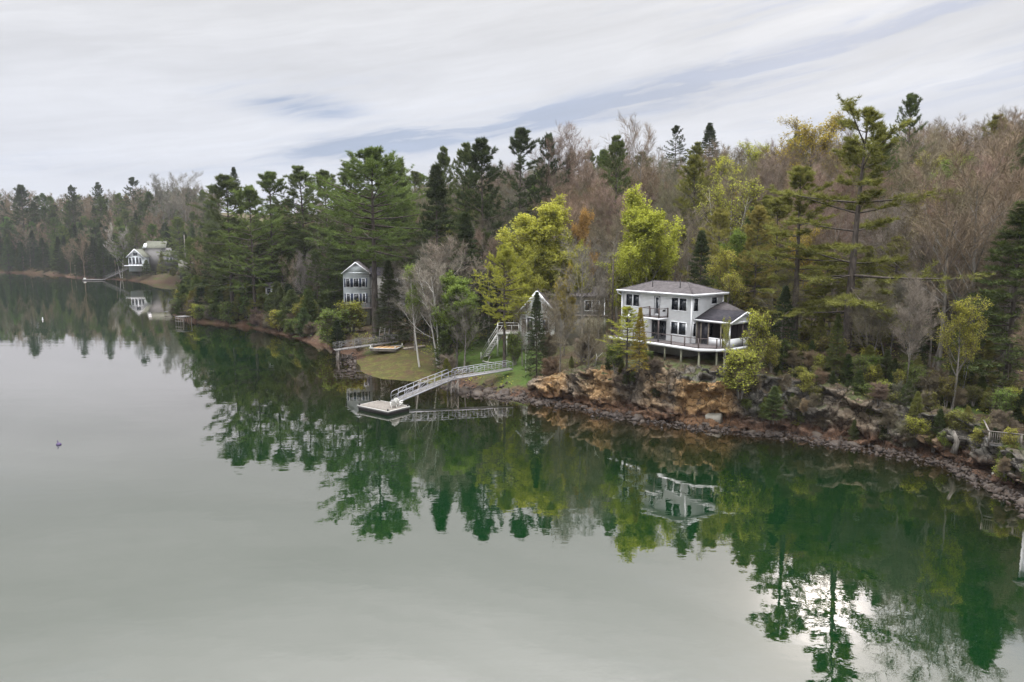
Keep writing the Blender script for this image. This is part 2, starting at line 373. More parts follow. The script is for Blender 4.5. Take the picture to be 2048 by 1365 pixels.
def rock_f(t):
    o = t.n('ShaderNodeNewGeometry').outputs['Position']; z = t.sep(o)[2]
    w_ = t.vm('ADD', o, t.vm('MULTIPLY', t.noise(o, .8, 3, .5, col=True), (1.2, 1.2, 1.2)))
    n1 = t.noise(o, .5, 6, .65); n2 = t.noise(o, 2.4, 6, .7); n3 = t.noise(o, 9., 4, .65)
    vo = t.n('ShaderNodeTexVoronoi', feature='DISTANCE_TO_EDGE'); t.put(vo.inputs['Vector'], t.vm('MULTIPLY', w_, (1., 1., .75))); vo.inputs['Scale'].default_value = .95
    crack = t.sm(vo.outputs['Distance'], .0, .05)
    c = t.mix(t.sm(n2, .32, .68), (.05, .046, .040), (.18, .165, .14))
    c = t.mix(t.sm(n1, .5, .65, 0, .5), c, (.10, .105, .085))
    och = t.mix(t.sm(n2, .3, .7), (.24, .13, .05), (.48, .32, .16))
    of = t.m('MULTIPLY', t.attr('ochre'), t.sm(t.m('ADD', n1, t.m('MULTIPLY', n2, .5)), .50, .72))
    c = t.mix(of, c, och)
    c = t.mix(t.sm(n3, .58, .75, 0, .5), c, (.05, .045, .04))
    nz = t.sep(t.n('ShaderNodeNewGeometry').outputs['Normal'])[2]
    soil = t.mix(t.sm(n1, .4, .6), t.mix(t.sm(n3, .3, .7), (.04, .03, .02), (.105, .078, .05)), (.06, .07, .025))
    c = t.mix(t.m('MULTIPLY', t.sm(t.m('ADD', nz, t.m('MULTIPLY', n2, .3)), .78, .98), t.sm(t.m('ADD', z, n2), 2.6, 4.2)), c, soil)
    zz = t.m('ADD', z, t.m('MULTIPLY', t.m('SUBTRACT', n2, .5), 1.2))
    rust = t.mix(t.sm(n3, .3, .7), (.04, .022, .014), (.15, .078, .045))
    c = t.mix(t.sm(zz, .7, 1.9, .85, 0.), c, rust)
    c = t.mix(t.sm(zz, -.2, .35, 1., 0.), c, (.018, .014, .010))
    c = t.mix(t.m('MULTIPLY', t.m('SUBTRACT', 1., crack), .75), c, (.02, .017, .014))
    h = t.m('ADD', t.m('ADD', t.m('MULTIPLY', n2, 1.), t.m('MULTIPLY', n3, .35)), t.m('MULTIPLY', crack, .5))
    return pbr(t, c, .9, h, .8, .22, 0, .2)
M_rock = mat('fractured_rock', rock_f)
def stone_f(t):
    o = oc(t); n = t.noise(o, 2.5, 5, .7); r = t.n('ShaderNodeObjectInfo').outputs['Random']
    c = t.mix(r, (.034, .021, .012), (.085, .066, .047)); c = t.mix(t.sm(n, .3, .7), c, (.07, .06, .055))
    return pbr(t, c, .85, n, .6, .1, 0, .3)
M_stone = mat('shore_stone', stone_f)
def gravel_f(t):
    o = t.n('ShaderNodeNewGeometry').outputs['Position']; n = t.noise(o, 1.2, 5, .6); n3 = t.noise(o, 18., 3, .6)
    return pbr(t, t.mix(t.sm(t.m('ADD', t.m('MULTIPLY', n, .6), t.m('MULTIPLY', n3, .4)), .35, .65), (.13, .105, .09), (.24, .205, .185)), .95, n3, .4, .03, 0, .1)
M_gravel = mat('gravel', gravel_f)
WF0 = .235
def water_f(t):
    g = t.n('ShaderNodeNewGeometry'); o = g.outputs['Position']
    x, y, z = t.sep(o)
    cd = t.n('ShaderNodeCameraData')
    n1 = t.noise(t.vm('MULTIPLY', o, (.9, 1., 1.)), .9, 3, .5)
    n2 = t.noise(t.vm('MULTIPLY', o, (.25, 1., 1.)), .35, 3, .5)
    n3 = t.noise(o, 4.5, 2, .5)
    patch = t.sm(t.noise(t.vm('MULTIPLY', o, (.3, 1., 1.)), .03, 3, .5), .35, .65, .35, 1.)
    h = t.m('ADD', t.m('ADD', t.m('MULTIPLY', n1, .5), t.m('MULTIPLY', n2, 1.)), t.m('MULTIPLY', n3, .05))
    bp = t.n('ShaderNodeBump'); t.put(bp.inputs['Strength'], patch); bp.inputs['Distance'].default_value = .011; t.put(bp.inputs['Height'], h)
    ca = t.m('MAXIMUM', t.vm('DOT_PRODUCT', bp.outputs[0], g.outputs['Incoming']), 0., clamp=True)
    fr = t.m('ADD', WF0, t.m('MULTIPLY', 1 - WF0, t.m('POWER', t.m('SUBTRACT', 1., ca), 3.7)))
    gl = t.n('ShaderNodeBsdfGlossy'); gl.inputs['Roughness'].default_value = 0.; gl.inputs[0].default_value = (.99, .915, .905, 1); t.L.new(bp.outputs[0], gl.inputs['Normal'])
    dep = t.attr('depth')
    murk = t.m('SUBTRACT', 1., t.m('EXPONENT', t.m('MULTIPLY', dep, -.42)))
    df = t.n('ShaderNodeBsdfDiffuse'); t.put(df.inputs[0], (.0014, .019, .0048))
    tp = t.n('ShaderNodeBsdfTransparent'); t.put(tp.inputs[0], (.50, .50, .36))
    m1 = t.n('ShaderNodeMixShader'); t.put(m1.inputs[0], murk); t.L.new(tp.outputs[0], m1.inputs[1]); t.L.new(df.outputs[0], m1.inputs[2])
    m2 = t.n('ShaderNodeMixShader'); t.put(m2.inputs[0], fr); t.L.new(m1.outputs[0], m2.inputs[1]); t.L.new(gl.outputs[0], m2.inputs[2])
    return m2.outputs[0]
M_water = mat('still_green_water', water_f)

# ------------------------------------------------------------------ ground
def axis(segs):
    out = []
    for a, b, st in segs: out += list(np.arange(a, b, st))
    return np.array(out + [segs[-1][1]])
def grid(xs, ys):
    X, Y = np.meshgrid(xs, ys); nx, ny = len(xs), len(ys); i = np.arange(nx * ny).reshape(ny, nx)
    Q = np.stack([i[:-1, :-1], i[:-1, 1:], i[1:, 1:], i[1:, :-1]], -1).reshape(-1, 4); return X, Y, Q
xs = axis([(-1500, -500, 60), (-500, -140, 5), (-140, -60, 2.5), (-60, 50, .8), (50, 120, 3), (120, 400, 14), (400, 2000, 200)])
ys = axis([(-200, 20, 20), (20, 45, 2), (45, 135, .8), (135, 260, 2.5), (260, 620, 5), (620, 1200, 40), (1200, 4000, 350)])
GX, GY, GQ = grid(xs, ys)
GZ, GD = terrain(GX, GY)
def pxpoly(pts): return [tuple(onz(a, b, z)[:2]) for a, b, z in pts]
WEED = pxpoly([(700, 722, .2), (716, 750, 0), (760, 768, -.2), (850, 776, -.2), (905, 764, .6), (872, 738, 1.), (850, 715, 1.), (800, 700, 1.2), (740, 705, .8)])
LAWN = pxpoly([(905, 728, 1.8), (1008, 742, 2.3), (1062, 748, 3), (1090, 720, 3.6), (1075, 690, 3.8), (1000, 668, 4.), (940, 676, 3.6), (900, 700, 2.8)])
LAWN2 = pxpoly([(1960, 790, 5.5), (2200, 830, 5.5), (2200, 760, 6), (1990, 748, 6), (1830, 738, 6), (1750, 728, 6), (1850, 770, 5.5)])
def soft(P, X, Y, wob=1.5):
    m = np.zeros(X.shape)
    for k, (a, b) in enumerate(((0, 0), (.7, 0), (-.7, 0), (0, .9), (0, -.9))):
        m += inpoly(X + a + fbm(X, Y, 4, 31) * wob * 2, Y + b + fbm(X, Y, 4, 37) * wob * 2, P)
    return m / 5
weed = soft(WEED, GX, GY); lawn = np.maximum(soft(LAWN, GX, GY), soft(LAWN2, GX, GY) * .8)
beach = np.where(GZ < .7 + fbm(GX, GY, 6, 41) * 1.2, 1., 0.) * smooth((1.2 - GZ) / .6)
beach = np.maximum(beach, GD < 0)
g = Geo().add(np.stack([GX, GY, GZ], -1), None, GQ)
go = g.build('ground', M_ground, None, True, kind='structure')
for nm, a in (('weed', weed), ('lawn', lawn), ('beach', beach)): fattr(go.data, nm, a.ravel())
# ------------------------------------------------------------------ water
xs = axis([(-1500, -500, 100), (-500, -110, 8), (-110, 60, 1.2), (60, 120, 8), (120, 400, 40)])
ys = axis([(-1500, -60, 160), (-60, 45, 6), (45, 150, 1.2), (150, 480, 4), (480, 500, 20)])
WX, WY, WQ = grid(xs, ys); WZ, _ = terrain(WX, WY)
wt = Geo().add(np.stack([WX, WY, WX * 0], -1), None, WQ).build('water', M_water, None, True, kind='structure')
fattr(wt.data, 'depth', np.clip(-WZ, 0, 8).ravel())
# ------------------------------------------------------------------ gravel road on the terrace
rc = [np.array(onz(a, b, 6.9)[:2]) for a, b in ((1540, 690), (1600, 692), (1700, 703), (1800, 712), (1900, 722), (1980, 731), (2050, 742), (2150, 758), (2300, 785))]
rc = [np.array([x, gz]) if False else np.array([x, gz]) for x, gz in rc]
def catmull(P, n):
    P = [P[0] * 2 - P[1]] + list(P) + [P[-1] * 2 - P[-2]]; out = []
    for i in range(1, len(P) - 2):
        for k in range(n):
            t = k / n; a, b, c, d = P[i - 1:i + 3]
            out.append(.5 * (2 * b + (c - a) * t + (2 * a - 5 * b + 4 * c - d) * t * t + (3 * b - a - 3 * c + d) * t ** 3))
    return np.array(out + [P[-2]])
rp = catmull(rc, 10); tn = np.gradient(rp, axis=0); tn /= np.linalg.norm(tn, axis=1)[:, None]; nr = np.stack([-tn[:, 1], tn[:, 0]], -1)
offs = np.linspace(-1, 1, 9); wid = np.where(np.arange(len(rp)) < 12, 3.4, 2.3)
RX = rp[:, None, :] + nr[:, None, :] * (offs[None, :, None] * wid[:, None, None])
RZ = terrain(RX[..., 0], RX[..., 1])[0] + .12 - .10 * np.abs(offs) ** 4
i = np.arange(RZ.size).reshape(RZ.shape); Q = np.stack([i[:-1, :-1], i[:-1, 1:], i[1:, 1:], i[1:, :-1]], -1)
Geo().add(np.dstack([RX, RZ]), None, Q).build('gravel_road', M_gravel, None, True, kind='structure')
# ------------------------------------------------------------------ rock cliff
def cliff_mesh():
    ctrl = [p[:2] for p in SHORE if 36.6 < p[1] < 92.5 and p[0] > -.5][::-1]      # from the gangway end towards the right edge
    P = catmull([np.array(c) for c in ctrl], 14)
    seg = np.linalg.norm(np.diff(P, axis=0), axis=1); s = np.concatenate([[0], np.cumsum(seg)])
    n = int(s[-1] / .17); ss = np.linspace(0, s[-1], n); X = np.interp(ss, s, P[:, 0]); Y = np.interp(ss, s, P[:, 1])
    tx = np.gradient(X); ty = np.gradient(Y); k = np.ones(41) / 41
    tx = np.convolve(np.pad(tx, 20, 'edge'), k, 'valid'); ty = np.convolve(np.pad(ty, 20, 'edge'), k, 'valid'); L = np.hypot(tx, ty)
    nx, ny = -ty / L, tx / L                                                      # inland normal
    zi, di = terrain(X + nx * 2, Y + ny * 2)
    flip = np.where(di > 0, 1, -1); nx *= flip; ny *= flip
    m = 44; top, _ = terrain(X + nx * 5.2, Y + ny * 5.2)
    topn = np.convolve(np.pad(top, 12, 'edge'), np.ones(25) / 25, 'valid')
    px = np.array([pix(x, y, 2)[0] for x, y in zip(X, Y)])
    V = np.zeros((n, m, 3)); och = np.zeros((n, m))
    jut = fbm(ss, ss * 0 + 3, 7, 71, 3) * 1.6
    for j in range(m):
        t = j / (m - 1); foot = 1.5 * np.sin(min(t / .3, 1) * math.pi / 2)       # rubble apron then the face then the lip
        off = -.5 + foot + .9 * max(0, (t - .2)) + 3.0 * smooth((t - .78) / .22) - jut * smooth(t / .3) * (1 - smooth((t - .8) / .2))
        z = -.8 + (topn + .8) * np.where(t < .3, t * .9, .27 + .73 * smooth((t - .3) / .66) ** .85)
        z = z * (1 - smooth((t - .93) / .07)) + (top - .6) * smooth((t - .93) / .07)
        V[:, j, 0] = X + nx * off; V[:, j, 1] = Y + ny * off; V[:, j, 2] = z
        zz = z
        och[:, j] = np.maximum.reduce([1.3 * np.exp(-((px - 1405) / 62) ** 4) * (zz < 4.6), .9 * np.exp(-((px - 1190) / 35) ** 2), 1.1 * np.exp(-((px - 1095) / 32) ** 2), .45 * np.exp(-((px - 1300) / 40) ** 2), .5 * np.exp(-((px - 1850) / 40) ** 2) * (zz < 1.8), .25 * np.exp(-((px - 1700) / 60) ** 2)])
    amp = 1.
    for i in range(n):
        N = Vector((-nx[i], -ny[i], .15))
        for j in range(m):
            p = Vector(V[i, j]); q = Vector((ss[i], j * .13, 0))
            a = Vector((p.x * .5 + noise.noise(p * .6) * .5 + p.z * .12, p.y * .5, p.z * .95 + p.x * .08))
            ds, pts = noise.voronoi(a); c1 = noise.cell(pts[0] * 7.3)
            ds2, pts2 = noise.voronoi(a * 2.7); c2 = noise.cell(pts2[0] * 9.1)
            e1 = min(1, (ds[1] - ds[0]) * 12); e2 = min(1, (ds2[1] - ds2[0]) * 9)
            h = c1 * .85 * e1 + (e1 - 1) * .25 + c2 * .42 * e2 + (e2 - 1) * .10 + noise.fractal(p * 1.6, 1., 2.1, 4) * .06
            f = min(1, j / 5) * (1 - .75 * smooth((j / (m - 1) - .85) / .15))
            V[i, j] += np.array(N * (h * f))
            V[i, j, 2] += (c2 - .5) * .18 * f
    return V, och
CV, CO = cliff_mesh()
i = np.arange(CV.shape[0] * CV.shape[1]).reshape(CV.shape[:2]); Q = np.stack([i[:-1, :-1], i[1:, :-1], i[1:, 1:], i[:-1, 1:]], -1)
co = Geo().add(CV, None, Q).build('rock_cliff', M_rock, None, False, kind='structure')
fattr(co.data, 'ochre', np.clip(CO, 0, 1.2).ravel())

# ------------------------------------------------------------------ thin air haze
def haze_mat():
    m = bpy.data.materials.new('pale_air'); m.use_nodes = True; t = NT(m.node_tree); out = t.n('ShaderNodeOutputMaterial')
    v = t.n('ShaderNodeVolumePrincipled'); v.inputs['Color'].default_value = (.86, .90, 1., 1); v.inputs['Density'].default_value = HAZE; t.L.new(v.outputs[0], out.inputs['Volume']); return m
HAZE = .00009
Geo().box(-1700, 2200, -1600, 4300, -9, 95).build('haze', haze_mat(), None, kind='stuff')
# ================================================================== trees
def nrm(v): return v / np.maximum(np.linalg.norm(v, axis=-1, keepdims=True), 1e-9)
def bez(P0, P1, P2, t):
    t = t[..., None]; return (1 - t) ** 2 * P0 + 2 * t * (1 - t) * P1 + t * t * P2
def bezt(P0, P1, P2, t):
    t = t[..., None]; return nrm((1 - t) * (P1 - P0) + t * (P2 - P1))
def tubes(G, P0, P1, P2, r0, r2, sides, segs):
    N = len(P0); t = np.linspace(0, 1, segs + 1)
    C = bez(P0[:, None], P1[:, None], P2[:, None], np.broadcast_to(t, (N, segs + 1)))
    d = nrm(P2 - P0); ref = np.where(np.abs(d[:, 2:3]) > .8, [[1., 0, 0]], [[0, 0, 1.]]); a = nrm(np.cross(d, ref)); b = np.cross(d, a)
    r = r0[:, None] * (1 - t) + r2[:, None] * t; th = np.arange(sides) * 2 * math.pi / sides
    off = np.cos(th)[None, :, None] * a[:, None] + np.sin(th)[None, :, None] * b[:, None]
    V = C[:, :, None] + r[:, :, None, None] * off[:, None]
    i = np.arange(V.shape[0] * V.shape[1] * V.shape[2]).reshape(V.shape[:3]); j = np.roll(i, -1, 2)
    G.add(V.reshape(-1, 3), None, np.stack([i[:, :-1], j[:, :-1], j[:, 1:], i[:, 1:]], -1).reshape(-1, 4))
def kids(rng, P0, P1, P2, n, t0, t1, a0, a1, ln, fall=.4, up=0., flat=1., curl=.1):
    """n children along every parent branch; ln = length in metres (array over parents or number)"""
    N = len(P0); t = t0 + (t1 - t0) * (np.arange(n)[None] + rng.random((N, n))) / n
    pos = bez(P0[:, None], P1[:, None], P2[:, None], t); tn = bezt(P0[:, None], P1[:, None], P2[:, None], t)
    rv = rng.normal(size=pos.shape); rv[..., 2] *= flat; pp = nrm(rv - (rv * tn).sum(-1, keepdims=True) * tn)
    if flat < 1: pp[..., 2] *= flat; pp = nrm(pp)
    a = np.radians(a0 + (a1 - a0) * rng.random((N, n)))[..., None]
    d = tn * np.cos(a) + pp * np.sin(a); d[..., 2] += up; d = nrm(d)
    L = (np.broadcast_to(np.asarray(ln, float).reshape(-1, 1), (N, n)) * (1 - fall * t) * (.65 + .6 * rng.random((N, n))))[..., None]
    p2 = pos + d * L; mid = pos + d * L * .5 + rng.normal(size=pos.shape) * L * .06; p2 = p2 + np.array([0, 0, 1.]) * L * curl
    f = lambda q: q.reshape(-1, 3)
    return f(pos), f(mid), f(p2), L.reshape(-1), t.reshape(-1)
def blades(G, P, D, ln, wd, rng):
    """thin triangles from P along D"""
    s = nrm(np.cross(D, rng.normal(size=D.shape))) * (wd / 2)[:, None] if np.ndim(wd) else nrm(np.cross(D, rng.normal(size=D.shape))) * wd / 2
    V = np.stack([P - s, P + s, P + D * ln[:, None]], 1); G.add(V.reshape(-1, 3), np.arange(len(P) * 3).reshape(-1, 3))
def leaves(G, P, size, rng, flat=.5):
    a = rng.normal(size=P.shape); a[:, 2] *= flat; a = nrm(a); b = nrm(np.cross(a, rng.normal(size=P.shape) + [0, 0, 1.2]))
    s = (size * (.6 + .8 * rng.random(len(P))))[:, None] / 2
    V = np.stack([P - a * s, P - b * s * .7, P + a * s, P + b * s * .7], 1); G.add(V.reshape(-1, 3), None, np.arange(len(P) * 4).reshape(-1, 4))

def make_decid(seed, Ht=16., base=.35, n1=14, spread=.34, n2=8, n3=6, n4=6, leaf=0, leafsize=.2, stems=1, rtr=.2, lean=0., twl=.7, tww=.022, up=.35, sparse=0.):
    rng = np.random.default_rng(seed); TR = Geo(); CR = Geo()
    a = rng.random(stems) * .8 + np.arange(stems) * 2 * math.pi / stems; k = 0. if stems == 1 else .16
    P0 = np.stack([np.cos(a) * .15 * (stems > 1), np.sin(a) * .15 * (stems > 1), a * 0 - .4], -1)
    hs = Ht * (.9 + .1 * rng.random(stems)); P2 = np.stack([np.cos(a) * Ht * k + lean * Ht, np.sin(a) * Ht * k, hs * .93], -1)
    P1 = (P0 + P2) / 2 + np.stack([np.cos(a) * -.03 * Ht, np.sin(a) * -.03 * Ht, a * 0], -1) + rng.normal(size=(stems, 3)) * [.02 * Ht, .02 * Ht, 0]
    r0 = np.full(stems, rtr / (1 if stems == 1 else 1.5)); tubes(TR, P0, P1, P2, r0, r0 * .12, 7, 8)
    b1 = kids(rng, P0, P1, P2, n1, base, .97, 30, 62, Ht * spread, .55, up * .6, 1., .12)
    rr = r0[0] * (1 - b1[4] * .8) * .42; tubes(TR, b1[0], b1[1], b1[2], rr, rr * .25, 5, 4)
    b2 = kids(rng, *b1[:3], n2, .2, 1., 25, 60, b1[3] * .52, .35, up, 1., .08)
    r2 = np.repeat(rr, n2) * (1 - b2[4] * .6) * .42; tubes(TR, b2[0], b2[1], b2[2], r2, r2 * .3, 4, 2)
    b3 = kids(rng, *b2[:3], n3, .15, 1., 25, 60, b2[3] * .55, .3, up * .8, 1., .05)
    r3 = np.maximum(np.repeat(r2, n3) * .5, .011); tubes(CR, b3[0], b3[1], b3[2], r3, r3 * .5, 3, 1)
    b4 = kids(rng, *b3[:3], n4, .1, 1., 20, 60, twl, .2, up * .7, 1., .0)
    if tww: blades(CR, b4[0], nrm(b4[2] - b4[0]), b4[3], tww, rng)
    if leaf:
        LG = Geo(); idx = rng.integers(0, len(b4[0]), int(leaf)); t = rng.random(len(idx)) ** .7
        if sparse:                                     # whole boughs stay bare
            keep = rng.random(len(b2[0])) > sparse; kk = keep[(idx // n4) // n3]; idx = idx[kk]; t = t[kk]
        P = b4[0][idx] + (b4[2][idx] - b4[0][idx]) * t[:, None] + rng.normal(size=(len(idx), 3)) * .10
        leaves(LG, P, leafsize, rng); return TR, CR, LG
    return TR, CR, None

def make_pine(seed, Ht=22., base=.28, Lmax=5., spacing=.75, per=5, prof='pine', nsub=8, ntuft=4, K=7, bl=.38, bw=.06, rtr=.3, gap=.15, lean=0., droop=-.05, dead=6):
    rng = np.random.default_rng(seed); TR = Geo(); CR = Geo()
    P0 = np.array([[0, 0, -.5]]); P2 = np.array([[lean * Ht, 0, Ht]]); P1 = np.array([[-lean * .3 * Ht, rng.normal() * .01 * Ht, Ht * .5]])
    tubes(TR, P0, P1, P2, np.array([rtr]), np.array([.03]), 8, 12)
    h = base; B = []
    while h < .985:
        kf = per if h < .9 else per - 1
        a0 = rng.random() * 6.3; wob = .75 + .5 * rng.random()
        for q in range(kf):
            if rng.random() < gap * (1 if h < .85 else .3): continue
            a = a0 + q * 2 * math.pi / kf + rng.normal() * .25
            u = (h - base) / (1 - base)
            if prof == 'pine': L = Lmax * (1 - u ** 1.7) ** .8 * (.55 + .45 * min(1, u / .25 + .35)) * (.55 + .6 * rng.random()) * wob; el = -5 + 48 * u + rng.normal() * 7
            elif prof == 'open': L = Lmax * (1 - u ** 2.6) ** .7 * [.45, .95, .6, .8][q % 4] * (.6 + .55 * rng.random()) * (1.15 if rng.random() < .25 else .85); el = -4 + 50 * u ** 1.3 + rng.normal() * 8
            elif prof == 'cone': L = Lmax * (1 - u) ** .85 * (.8 + .35 * rng.random()); el = -12 + 45 * u + rng.normal() * 5
            else: L = Lmax * (1 - u ** 2.2) * (.7 + .4 * rng.random()); el = 20 + 40 * u + rng.normal() * 8
            L = max(L, .5 if prof in ('pine', 'open') else .14); B.append((h, a, L, el))
        h += spacing / Ht * (.7 + .6 * rng.random()) * (1 if h < .8 else .75)
    B = np.array(B); tt = B[:, 0]; S = bez(np.repeat(P0, len(B), 0), np.repeat(P1, len(B), 0), np.repeat(P2, len(B), 0), (tt * Ht + .5) / (Ht + .5))
    el = np.radians(B[:, 3]); D = np.stack([np.cos(B[:, 1]) * np.cos(el), np.sin(B[:, 1]) * np.cos(el), np.sin(el)], -1); L = B[:, 2][:, None]
    E2 = S + D * L; M = S + D * L * .5 + np.array([0, 0, droop]) * L; E2 = E2 + np.array([0, 0, .04 if prof == 'pine' else -.05]) * L
    rb = np.maximum(.012 * B[:, 2] + .012, .02); tubes(TR, S, M, E2, rb * 1.15, rb * .3, 4, 3)
    if dead:
        n = dead * 2; hh = (base * .35 + base * .65 * rng.random(n)) * Ht; a = rng.random(n) * 6.3; l = (.8 + 1.6 * rng.random(n))[:, None]
        s0 = np.stack([a * 0, a * 0, hh], -1); d = np.stack([np.cos(a), np.sin(a), a * 0 - .1], -1)
        tubes(TR, s0, s0 + d * l * .5, s0 + d * l + [0, 0, .1], np.full(n, .035), np.full(n, .01), 3, 2)
    nb = kids(rng, S, M, E2, nsub, .22, 1.0, 30, 62, B[:, 2] * .34 + .25, .45, .06, .25, .03)
    rs = np.full(len(nb[0]), .014); tubes(CR, nb[0], nb[1], nb[2], rs, rs * .5, 3, 1)
    # the branch tips carry tufts too
    T0 = np.concatenate([nb[0], bez(S, M, E2, np.full(len(S), .65))]); T1 = np.concatenate([nb[1], bez(S, M, E2, np.full(len(S), .85))]); T2 = np.concatenate([nb[2], E2])
    t = .3 + .7 * (np.arange(ntuft)[None] + rng.random((len(T0), ntuft))) / ntuft
    C = bez(T0[:, None], T1[:, None], T2[:, None], t).reshape(-1, 3); DD = np.repeat(nrm(T2 - T0), ntuft, 0)
    C = C + rng.normal(size=C.shape) * [.07, .07, .05]
    CC = np.repeat(C, K, 0); dd = nrm(np.repeat(DD, K, 0) * .55 + rng.normal(size=CC.shape) * [.6, .6, .42] + [0, 0, .28])
    blades(CR, CC, dd, bl * (.7 + .6 * rng.random(len(CC))), bw, rng)
    return TR, CR, None

PROTO = {}
def proto(kind, i, res, bk, H):
    TR, CR, LG = res
    PROTO.setdefault(kind, []).append((TR.mesh('trunk', bk, True), CR.mesh('crown', M_needle if LG is None and kind in ('pine', 'oldpine', 'tallpine', 'hemlock', 'spruce', 'cedar') else M_twig), LG.mesh('foliage', M_leaf) if LG else None, H))
for i in range(5): proto('pine', i, make_pine(10 + i, 22, .18 + .03 * (i % 3), 6.0 + .5 * (i % 2), .95, 5, 'pine', 9, 5, 11, .40, .055, gap=.12 + .04 * i, lean=.01 * (i - 2)), M_barkd, 22)
for i in range(2): proto('oldpine', i, make_pine(40 + i * 3, 25, [.24, .30][i], [8.4, 6.6][i], 1.35, 4, 'open', 13, 6, 11, .40, .055, .46, .12, [.035, .01][i], -.06, 8), M_barkd, 25)
proto('tallpine', 0, make_pine(31, 24, .42, 7.4, .85, 5, 'pine', 11, 5, 12, .40, .055, .42, .12, .0, -.05, 8), M_barkd, 24)
for i in range(3): proto('hemlock', i, make_pine(60 + i, 16, .08, 3.6, .5, 6, 'cone', 7, 4, 5, .34, .06, .2, .08, 0, -.02, 0), M_barkd, 16)
for i in range(2): proto('spruce', i, make_pine(70 + i, 12, .05, 2.6, .42, 6, 'cone', 7, 4, 6, .2, .05, .14, .05, 0, -.08, 0), M_barkd, 12)
for i in range(3): proto('cedar', i, make_pine(80 + i, 9, .05, 2.0, .36, 6, 'oval', 7, 4, 6, .26, .055, .14, .1, 0, 0, 0), M_barkd, 9)
for i in range(6): proto('bare', i, make_decid(100 + i, 16, .28 + .04 * (i % 3), 15, [.40, .46, .36, .44, .5, .38][i], 8, 7, 9, twl=.85, tww=.021, lean=.02 * (i - 2), up=[.4, .2, .3, .15, .25, .35][i], stems=[1, 1, 2, 1, 1, 2][i]), M_bark, 16)
for i in range(3): proto('budding', i, make_decid(120 + i, 15, .33, 13, .36, 8, 6, 6, leaf=9000, leafsize=.15, twl=.8, tww=.02, lean=.02 * (i - 1), up=.4), M_bark, 15)
for i in range(3): proto('leafy', i, make_decid(130 + i, 13, .18, 18, .40, 9, 6, 6, leaf=[60000, 55000, 50000][i], leafsize=.165, twl=.75, tww=.015, up=.35), M_bark, 13)
for i in range(3): proto('birch', i, make_decid(140 + i, 14, .42, 12, .22, 7, 6, 6, leaf=6500, leafsize=.15, stems=[3, 2, 1][i], lean=[0, 0, -.1][i], rtr=.19, twl=.7, tww=.016, up=.3), M_birch, 14)
for i in range(3): proto('pale', i, make_decid(150 + i, 12, .3, 10, .34, 7, 6, 6, stems=[3, 1, 2][i], rtr=.15, twl=.7, tww=.02, up=.45), M_birch, 12)
for i in range(3): proto('bush', i, make_decid(160 + i, 4, .1, 10, .38, 6, 5, 6, leaf=5000, leafsize=.14, stems=5, rtr=.07, twl=.4, tww=.014, up=.3), M_bark, 4)
for i in range(2): proto('barebush', i, make_decid(170 + i, 4, .1, 10, .4, 7, 6, 7, stems=6, rtr=.07, twl=.45, tww=.016, up=.3), M_bark, 4)

NTREE = {}
COLR = {'dark': (.052, .070, .036), 'mid': (.090, .118, .048), 'green': (.115, .160, .052), 'olive': (.185, .19, .058), 'gold': (.32, .26, .055),
        'red': (.19, .145, .10), 'brown': (.17, .143, .10), 'grey': (.20, .18, .148), 'pink': (.235, .18, .138),
        'yellow': (.33, .33, .075), 'lime': (.30, .32, .06), 'orange': (.34, .215, .09), 'lolive': (.32, .34, .07), 'lgreen': (.155, .215, .058), 'pale': (.32, .30, .27)}
rngt = np.random.default_rng(5)
def place(kind, x, y, top=None, h=None, wide=1., tint='mid', name=None, label='', cat='tree', group=None, var=None, rot=None, leaf=None, z=None, jit=.14):
    """top: altitude of the tip; or h: height"""
    P = PROTO[kind]; v = P[(var if var is not None else rngt.integers(0, len(P))) % len(P)]
    if z is None: z = gz(x, y)
    if h is None: h = top - z
    s = h / v[3]
    e = thing(name or {'bare': 'bare_tree', 'budding': 'budding_tree', 'leafy': 'leafy_tree', 'birch': 'birch_tree', 'pale': 'bare_tree', 'bush': 'shrub', 'barebush': 'shrub', 'pine': 'pine_tree', 'oldpine': 'pine_tree', 'tallpine': 'pine_tree', 'hemlock': 'hemlock_tree', 'spruce': 'spruce_tree', 'cedar': 'cedar_tree'}[kind],
              label, cat, (x, y, z - .1), rngt.random() * 6.28 if rot is None else rot, group)
    e.scale = (s * wide, s * wide, s)
    rc_ = np.random.default_rng(abs(int(x * 37 + y * 101)) + 5); c = np.array(COLR[tint]) * (1 + rc_.normal(size=3) * [jit * .4, jit * .25, jit * .4]) * (1 + rc_.normal() * jit)
    tr = bpy.data.objects.new('trunk', v[0]); tr.parent = e; COL.objects.link(tr)
    cr = bpy.data.objects.new('crown' if v[2] is None else 'twigs', v[1]); cr.parent = e; COL.objects.link(cr)
    if v[2] is None: cr.color = (*np.clip(c, .01, .9), 1)
    else:
        cr.color = (.13, .105, .085, 1)
        lf = bpy.data.objects.new('foliage', v[2]); lf.parent = e; COL.objects.link(lf); lf.color = (*np.clip(c, .01, .9), 1)
    return e
def hero(kind, px, ptop, Y, label, wide=1., tint='mid', **kw):
    """a tree that stands out: column and tip row in the photograph, distance"""
    p = atY(px, ptop, Y); kw.setdefault('jit', .05)
    while 'z' not in kw and gz(p[0], Y) < .5: Y += 1.5; p = atY(px, ptop, Y)
    return place(kind, p[0], Y, top=p[2], wide=wide, tint=tint, label=label, **kw)

